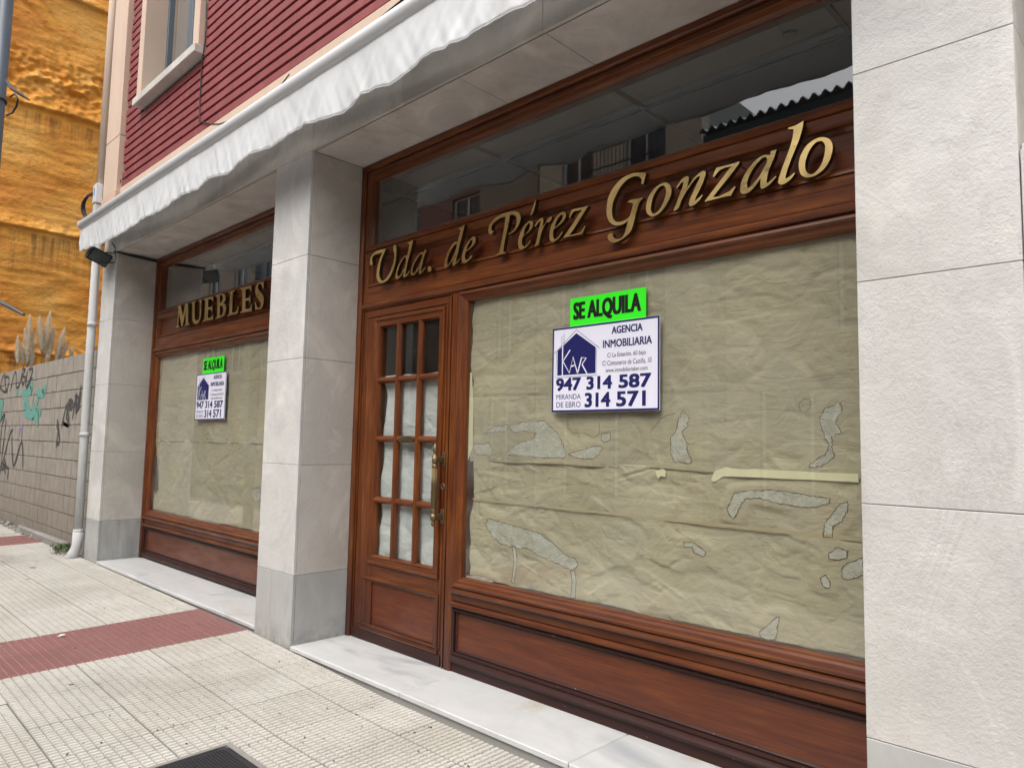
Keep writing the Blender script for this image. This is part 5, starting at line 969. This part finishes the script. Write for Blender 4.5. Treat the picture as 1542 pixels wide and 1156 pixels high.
# pampas grass behind the wall
pg = tag(empty('pampas_grass', (-9.6,.8,0)), 'dry cream pampas grass plumes rising behind the block wall', 'plant')
PAM = MT('pampas_plume'); _v = PAM.coords((1,1,1)); PAM.done(PAM.ramp(PAM.noise(_v, 12, 3), [(.3,(.84,.74,.60)),(.7,(.94,.88,.76))]), .9)
_tl = PAM.n('BsdfTranslucent'); _tl.inputs[0].default_value = (.86,.76,.62,1); _ms = PAM.n('MixShader'); _ms.inputs[0].default_value = .3
PAM.l(PAM.p.outputs[0], _ms.inputs[1]); PAM.l(_tl.outputs[0], _ms.inputs[2]); PAM.l(_ms.outputs[0], PAM.out.inputs[0]); PAM = PAM.m
PAML = plain('pampas_leaf', (.10,.12,.05), .8); R = random.Random(5)
for (u0,v0,u1,v1,s) in ((27,548,27,512,.6),(40,550,45,478,1.0),(47,552,49,505,.8),(63,530,60,482,1.0),(66,532,75,474,1.0),(70,548,81,495,.9),(84,545,96,498,.9),(90,545,99,520,.6),(43,545,38,500,.6),(108,540,108,531,.3),(35,550,33,525,.4)):
    P0 = []
    for (u,v) in ((u0,v0+16),(u0,v0),(u1,v1)):
        d = _r*((u-771)/FPX)-_u*((v-578)/FPX)+_f; t = (-9.6-CAM[0])/d.x; P0.append(Vector(CAM)+d*t)
    a, b, c_ = P0; bm = bmesh.new(); ax = (c_-b); L = ax.length
    for k in range(int(1300*s)+150):
        t = R.random()**.9; base = b+ax*t*.93; wdt = .085*s**.5*math.sin(math.pi*min(1,(t*.8+.2)))**.7
        ang = R.uniform(0,6.28); out = Vector((math.cos(ang),math.sin(ang),0))*wdt; tip = base+out*R.uniform(.5,1.1)+ax.normalized()*R.uniform(.05,.14)
        sd_ = Vector((-math.sin(ang),math.cos(ang),.2))*R.uniform(.004,.010)
        bm.faces.new([bm.verts.new(base-sd_),bm.verts.new(base+sd_),bm.verts.new(tip)])
    bm_tube(bm, [b-ax*.05, b+ax*.1, b+ax*.35, b+ax*.7, b+ax*1.0], .004, 7, True, [.008,.028*s**.5,.038*s**.5,.020*s**.5,.003]); child(from_bm('plume', bm, PAM), pg)
    child(tube('stalk', [(a.x,a.y,0),(a.x,a.y,a.z*.6),tuple(b)], .005, PAML, None, 5), pg)
bm = bmesh.new()
for k in range(120):
    a = R.uniform(0,6.28); x = -9.6+R.uniform(-.3,.3); y = .85+R.uniform(-.2,.3); h = R.uniform(1.2,2.2); r = R.uniform(.3,.9)
    p = [Vector((x+r*t*t*math.cos(a), y+abs(r*t*t*math.sin(a))*.8, h*math.sin(t*1.9))) for t in (0,.35,.7,1)]; s_ = Vector((-math.sin(a),math.cos(a),0))*.008
    for q, q2 in zip(p, p[1:]): bm.faces.new([bm.verts.new(q-s_),bm.verts.new(q+s_),bm.verts.new(q2+s_*.7),bm.verts.new(q2-s_*.7)])
child(from_bm('leaves', bm, PAML), pg)
# weed by the drainpipe
wd = tag(empty('weed', (-5.15,-.06,.03)), 'small green weed growing at the foot of the block wall by the drainpipe', 'weed')
WEED = plain('weed_green', (.07,.14,.03), .7); WEED2 = plain('dead_weed', (.10,.085,.05), .8)
for kind, mat, n in (('leaves', WEED, 110), ('dead_leaves', WEED2, 60)):
    bm = bmesh.new()
    for k in range(n):
        a = R.uniform(0,6.28); x = (-5.15 if kind == 'leaves' else -5.0)+R.gauss(0,.10); y = -.05+R.gauss(0,.035)-(.06 if kind != 'leaves' else 0); h = R.uniform(.02,.10)*(1 if kind == 'leaves' else .2); r = R.uniform(.02,.07)
        z0_ = zg(x,y); sw = R.uniform(.003,.007); s_ = Vector((-math.sin(a),math.cos(a),0))*sw
        b0, b1, b2 = Vector((x,y,z0_)), Vector((x+r*.5*math.cos(a),y+r*.5*math.sin(a),z0_+h*.8)), Vector((x+r*math.cos(a),y+r*math.sin(a),z0_+h))
        bm.faces.new([bm.verts.new(b0-s_*.3),bm.verts.new(b0+s_*.3),bm.verts.new(b1+s_),bm.verts.new(b1-s_)]); bm.faces.new([bm.verts.new(b1-s_),bm.verts.new(b1+s_),bm.verts.new(b2)])
    child(from_bm(kind, bm, mat), wd)

# ------------------------------------------------------------------ pavement cover
cv = tag(empty('utility_cover', (1.4,-1.2,-.07)), 'dark ribbed utility cover in a concrete surround set in the pavement', 'cover')
cx0, cx1, cy0, cy1 = 1.025, 1.95, -1.62, -.868
CM = Matrix.Translation((0,0,zg(1.4,-1.2)+.02*1.2+.0055)) @ Matrix.Rotation(math.atan(.02),4,'X')
def cparts(o): o.parent = cv; o.matrix_parent_inverse = Matrix.Translation(-cv.location); o.matrix_local = Matrix.Identity(4); o.matrix_basis = CM; return o
bm = bmesh.new(); e = .048
for r in ((cx0,cx1,cy1-e*.55,cy1),(cx0,cx1,cy0,cy0+e),(cx0,cx0+e*.5,cy0+e,cy1-e*.55),(cx1-e,cx1,cy0+e,cy1-e*.55)): bm_box(bm, r[0],r[1],r[2],r[3],-.05,.0035)
cparts(from_bm('concrete_surround', bm, CONC))
lx0, lx1, ly0, ly1 = cx0+.024, cx1-.048, cy0+.048, cy1-.027
def rr(x0,x1,y0,y1,r,n=6):
    P = []
    for cx,cy,a0 in ((x1-r,y1-r,0),(x0+r,y1-r,90),(x0+r,y0+r,180),(x1-r,y0+r,270)):
        for k in range(n+1): a = math.radians(a0+90*k/n); P.append((cx+r*math.cos(a),cy+r*math.sin(a)))
    return P
IRON = plain('cast_iron_lid', (.020,.020,.023), .7)
bm = bmesh.new()
def ring(a, za, b, zb_):
    A_ = [bm.verts.new((*p,za)) for p in a]; B_ = [bm.verts.new((*p,zb_)) for p in b]; n = len(a)
    for k in range(n): bm.faces.new((A_[k],A_[(k+1)%n],B_[(k+1)%n],B_[k]))
    return B_
o0 = rr(lx0,lx1,ly0,ly1,.045); o1 = rr(lx0+.012,lx1-.012,ly0+.012,ly1-.012,.036); o2 = rr(lx0+.018,lx1-.018,ly0+.018,ly1-.018,.032)
ring(o0,-.03,o0,.002); ring(o0,.002,o1,.004); B_ = ring(o1,.004,o2,-.002); bm.faces.new(B_)
cparts(from_bm('lid', bm, IRON))
bm = bmesh.new(); y = ly0+.024
while y < ly1-.022: bm_box(bm, lx0+.026, lx1-.03, y, y+.0075, -.0025, .0035, .0015); y += .0145
cparts(from_bm('lid_ribs', bm, IRON))

# ------------------------------------------------------------------ street post at the left edge
PB_ = onY(-3,150,-1.05); post = tag(empty('street_post', (PB_.x,PB_.y,zg(PB_.x,PB_.y))), 'blue grey metal street post at the left edge with a cable loop round it', 'post')
POSTM = MT('blue_grey_paint'); POSTM = POSTM.done(POSTM.ramp(POSTM.noise(POSTM.coords((1,1,.4)), 5, 4), [(.3,(.045,.065,.09)),(.7,(.075,.10,.13))]), .45)
bm = bmesh.new(); bm_tube(bm, [(PB_.x,PB_.y,-.05),(PB_.x,PB_.y,6.8)], .068, 20); child(from_bm('shaft', bm, POSTM), post)
bm = bmesh.new(); bm_lathe(bm, [(.13,-.06),(.13,.02),(.09,.05),(.075,.12),(.068,.13)], (PB_.x,PB_.y,0), 'Z', 20); child(from_bm('foot', bm, POSTM), post)
bm = bmesh.new(); q = onY(12,143,-1.05)
bm_tube(bm, [(PB_.x+.075*math.cos(a),PB_.y+.075*math.sin(a),q.z+.10+.02*math.cos(a)) for a in np.linspace(0,6.28,18)], .010, 6)
bm_tube(bm, [onY(u,v,-1.06) for u,v in ((10,122),(18,134),(30,141),(44,151))], .016, 6, True, [.014,.018,.020,.006])
bm_tube(bm, [onY(u,v,-1.06) for u,v in ((10,174),(19,170),(25,160),(27,149),(22,142),(15,146))], .009, 6)
child(from_bm('cable_loop', bm, CABLE), post)
a_, b_ = onY(-14,448,-1.05), onY(36,474,-1.05); bm = bmesh.new(); bm_tube(bm, [a_, (a_+b_)/2+Vector((0,0,.004)), b_], .014, 8, True, [.022,.018,.012]); child(from_bm('side_arm', bm, POSTM), post)

# ------------------------------------------------------------------ buildings across the street (seen in the glass)
OY = -9.05
def facade(name, label, x0, x1, h, mat, wins, wmat=None, parts=()):
    b = tag(empty(name, ((x0+x1)/2, OY, 0)), label, 'building')
    # wall with real openings: strips around windows by columns
    bm = bmesh.new(); wins = sorted(wins); xs = sorted({x0,x1}|{w[0] for w in wins}|{w[1] for w in wins})
    for a, c in zip(xs, xs[1:]):
        cols = sorted([w for w in wins if w[0] <= a+1e-6 and w[1] >= c-1e-6], key=lambda w: w[2]); z = -.3
        for w in cols: bm_box(bm, a, c, OY-.3, OY, z, w[2]); z = w[3]
        bm_box(bm, a, c, OY-.3, OY, z, h)
    bmesh.ops.remove_doubles(bm, verts=bm.verts, dist=1e-5); child(from_bm('wall', bm, mat), b)
    child(box('rear_volume', x0+.01, x1-.01, OY-6, OY-.31, -.3, h-.05, INTER), b)
    for (a, c, z0_, z1_) in wins:
        f = bmesh.new(); t = .06
        bm_box(f, a,a+t,OY-.16,OY-.10,z0_,z1_); bm_box(f, c-t,c,OY-.16,OY-.10,z0_,z1_); bm_box(f, a+t,c-t,OY-.16,OY-.10,z0_,z0_+t); bm_box(f, a+t,c-t,OY-.16,OY-.10,z1_-t,z1_); m_ = (a+c)/2; bm_box(f, m_-.03,m_+.03,OY-.16,OY-.10,z0_+t,z1_-t)
        w = child(from_bm('window', f, wmat or WMETAL), b); p = box('pane', a+t,c-t,OY-.14,OY-.13,z0_+t,z1_-t, plain('dark_pane',(.05,.06,.07),.08)); p.parent = w
        s_ = box('sill', a-.08,c+.08,OY-.02,OY+.06,z0_-.08,z0_-.002, CREAM); s_.parent = w
    return b
CREAM2 = render_mat('pale_yellow_render', (.58,.52,.40)); TAUPE = render_mat('taupe_render', (.34,.29,.23)); 
BRK2 = MT('dull_red_brickwork'); _b = BRK2.n('TexBrick'); _b.inputs['Scale'].default_value = 9; _b.inputs['Color1'].default_value = (.26,.11,.08,1); _b.inputs['Color2'].default_value = (.20,.085,.065,1); _b.inputs['Mortar'].default_value = (.3,.27,.24,1)
BRK2.l(BRK2.coords((1,1,1), False, (math.radians(90),0,0)), _b.inputs['Vector']); BRK2 = BRK2.done(_b.outputs['Color'], .9)
b1 = facade('low_house', 'low house across the street with a dark corrugated eave', -2.05, 14, 6.75, TAUPE, [(0,1.2,3.4,5.0),(3,4.2,3.4,5.0),(6,7.2,3.4,5.0),(-1.4,.4,.2,2.4),(2,4.4,.2,2.4)])
DKG = plain('dark_green_sheet', (.025,.05,.055), .5)
bm = bmesh.new(); prev = None; x = -2.3
while x < 14.3:
    z = 7.37+.045*math.sin(x*2*math.pi/.19); q = [bm.verts.new((x,OY+.55,z)), bm.verts.new((x,OY-5.5,z+1.1)), bm.verts.new((x,OY+.55,z-.03))]
    if prev: bm.faces.new((prev[0],q[0],q[1],prev[1])); bm.faces.new((prev[0],q[0],q[2],prev[2]))
    prev = q; x += .0237
child(from_bm('corrugated_roof', bm, DKG), b1); child(box('eave_fascia', -2.25, 14.2, OY+.02, OY+.50, 6.76, 7.28, DKG), b1)
b2 = facade('cream_house', 'cream rendered house across the street with balconies', -6.9, -2.56, 8.9, CREAM2, [(-6.2,-5.3,6.9,8.3),(-4.4,-3.4,6.6,8.3),(-6.2,-5.2,3.6,5.2),(-4.4,-3.4,3.3,5.2),(-6.1,-3.2,.2,2.6)])
child(box('cornice', -7.0, -2.46, OY-.3, OY+.30, 8.9, 9.08, TRED), b2)
for z in (6.45,3.2):
    s_ = child(box('balcony', -4.9,-2.9,OY+.01,OY+.8,z,z+.12, TAUPE), b2); bm = bmesh.new()
    for k in range(21): bm_box(bm, -4.88+k*.098,-4.868+k*.098,OY+.77,OY+.785,z+.12,z+1.1)
    for zz in (z+.35,z+.7,z+1.1): bm_box(bm, -4.9,-2.9,OY+.765,OY+.79,zz-.015,zz+.015)
    r_ = from_bm('railing', bm, BLACK); r_.parent = s_
b3 = facade('taupe_house', 'taupe rendered house across the street beside the cream one', -9.0, -6.95, 9.6, TAUPE, [(-8.3,-7.5,3.4,5.0),(-8.5,-7.4,.2,2.5)])
b4 = facade('brick_block', 'red brick flats across the street with white windows', -18, -9.05, 12.5, BRK2, [(x,x+1.1,z,z+1.3) for x in (-10.1,-12.6,-15.0,-17.2) for z in (1.2,3.9,6.65,9.3)])
b5 = facade('pale_flats', 'tall pale grey flats at the far end of the opposite side of the street', -46, -18.05, 15, TAUPE, [(x,x+1.2,z,z+1.5) for x in (-45,-42.6,-40.2,-37.8,-35.4,-33,-30.6,-28.2,-25.8,-23.4,-21) for z in (3.9,6.8,9.7,12.5)])
bx = tag(empty('air_conditioner', (-8.0,OY,6)), 'white air conditioner on the wall of the taupe house', 'air conditioner')
child(box('casing', -8.4,-7.6,OY+.03,OY+.35,6.3,6.9, WMETAL, None, .01), bx)
bm = bmesh.new(); bm_lathe(bm, [(.22,OY+.355),(.22,OY+.352)], (-7.9,0,6.6), 'Y', 20); child(from_bm('fan_grille', bm, BLACK), bx)

# ------------------------------------------------------------------ litter on the pavement
def onground(u, v):
    d = _r*((u-771)/FPX)-_u*((v-578)/FPX)+_f; P = None; z = -.05
    for _ in range(8): t = (z-CAM[2])/d.z; P = Vector(CAM)+d*t; z = zg(P.x,P.y)
    return P
LEAFD = plain('dark_leaf_litter', (.035,.028,.022), .8); LEAFY = plain('dry_leaf', (.20,.17,.07), .8); SCR = plain('white_scrap', (.75,.77,.82), .7)
def scrap(name, u, v, s, mat, label, cat, asp=.5, h=.004):
    P = onground(u, v); bm = bmesh.new(); n = 9; R2 = random.Random(int(u*7+v)); top = []; a0 = R2.uniform(0,6.28)
    c_ = bm.verts.new((0,0,h*1.4))
    for k in range(n):
        a = 2*math.pi*k/n; r = s*R2.uniform(.65,1.1); x, y = r*math.cos(a), r*asp*math.sin(a); top.append(bm.verts.new((x*math.cos(a0)-y*math.sin(a0), x*math.sin(a0)+y*math.cos(a0), h*R2.uniform(.2,1.0))))
    for k in range(n): bm.faces.new((c_, top[k], top[(k+1)%n]))
    o = from_bm(name, bm, mat); o.location = (P.x, P.y, P.z+.001); m = o.modifiers.new('thickness','SOLIDIFY'); m.thickness = .001
    return tag(o, label, cat)
scrap('paper_scrap', 92,958,.035, SCR, 'small crumpled white paper scrap on the near red paving strip', 'litter', .45, .012)
scrap('dry_leaf', 50,855,.045, LEAFY, 'yellowish dry leaf on the cream paving left of the left window', 'leaf', .35, .008)
scrap('dark_leaf', 108,1031,.018, LEAFD, 'dark curled leaf just below the red paving strip at the left', 'leaf', .3, .004)
scrap('dark_leaf', 42,872,.022, LEAFD, 'dark leaf on the cream paving beyond the red strip', 'leaf', .3, .004)
scrap('dark_leaf', 101,1136,.012, LEAFD, 'dark twig bit at the bottom left of the paving', 'leaf', .3, .004)
scrap('dark_leaf', 545,1094,.009, LEAFD, 'dark twig bit on the paving in front of the threshold', 'leaf', .3, .004)
R = random.Random(11); bm = bmesh.new()
for k in range(620):
    t = R.random(); u = R.uniform(-10,780); v = R.uniform(845,1156)
    P = onground(u, v)
    if P.y > -.02 or P.y < -3 or P.x < -9 or (P.x > 1.0 and P.y < -.86): continue
    s = R.uniform(.0018,.0050)*(1 if R.random() < .9 else 2.0); a = R.uniform(0,6.28); z = P.z+.0012
    vs_ = [bm.verts.new((P.x+s*R.uniform(.5,1.4)*math.cos(a+q*1.2566), P.y+s*.6*R.uniform(.5,1.4)*math.sin(a+q*1.2566), z)) for q in range(5)]; top = bm.verts.new((P.x,P.y,z+s*.6))
    for q in range(5): bm.faces.new((vs_[q],vs_[(q+1)%5],top))
stuff(tag(from_bm('grit', bm, LEAFD), 'dark specks of grit and leaf bits scattered over the paving', 'grit'))
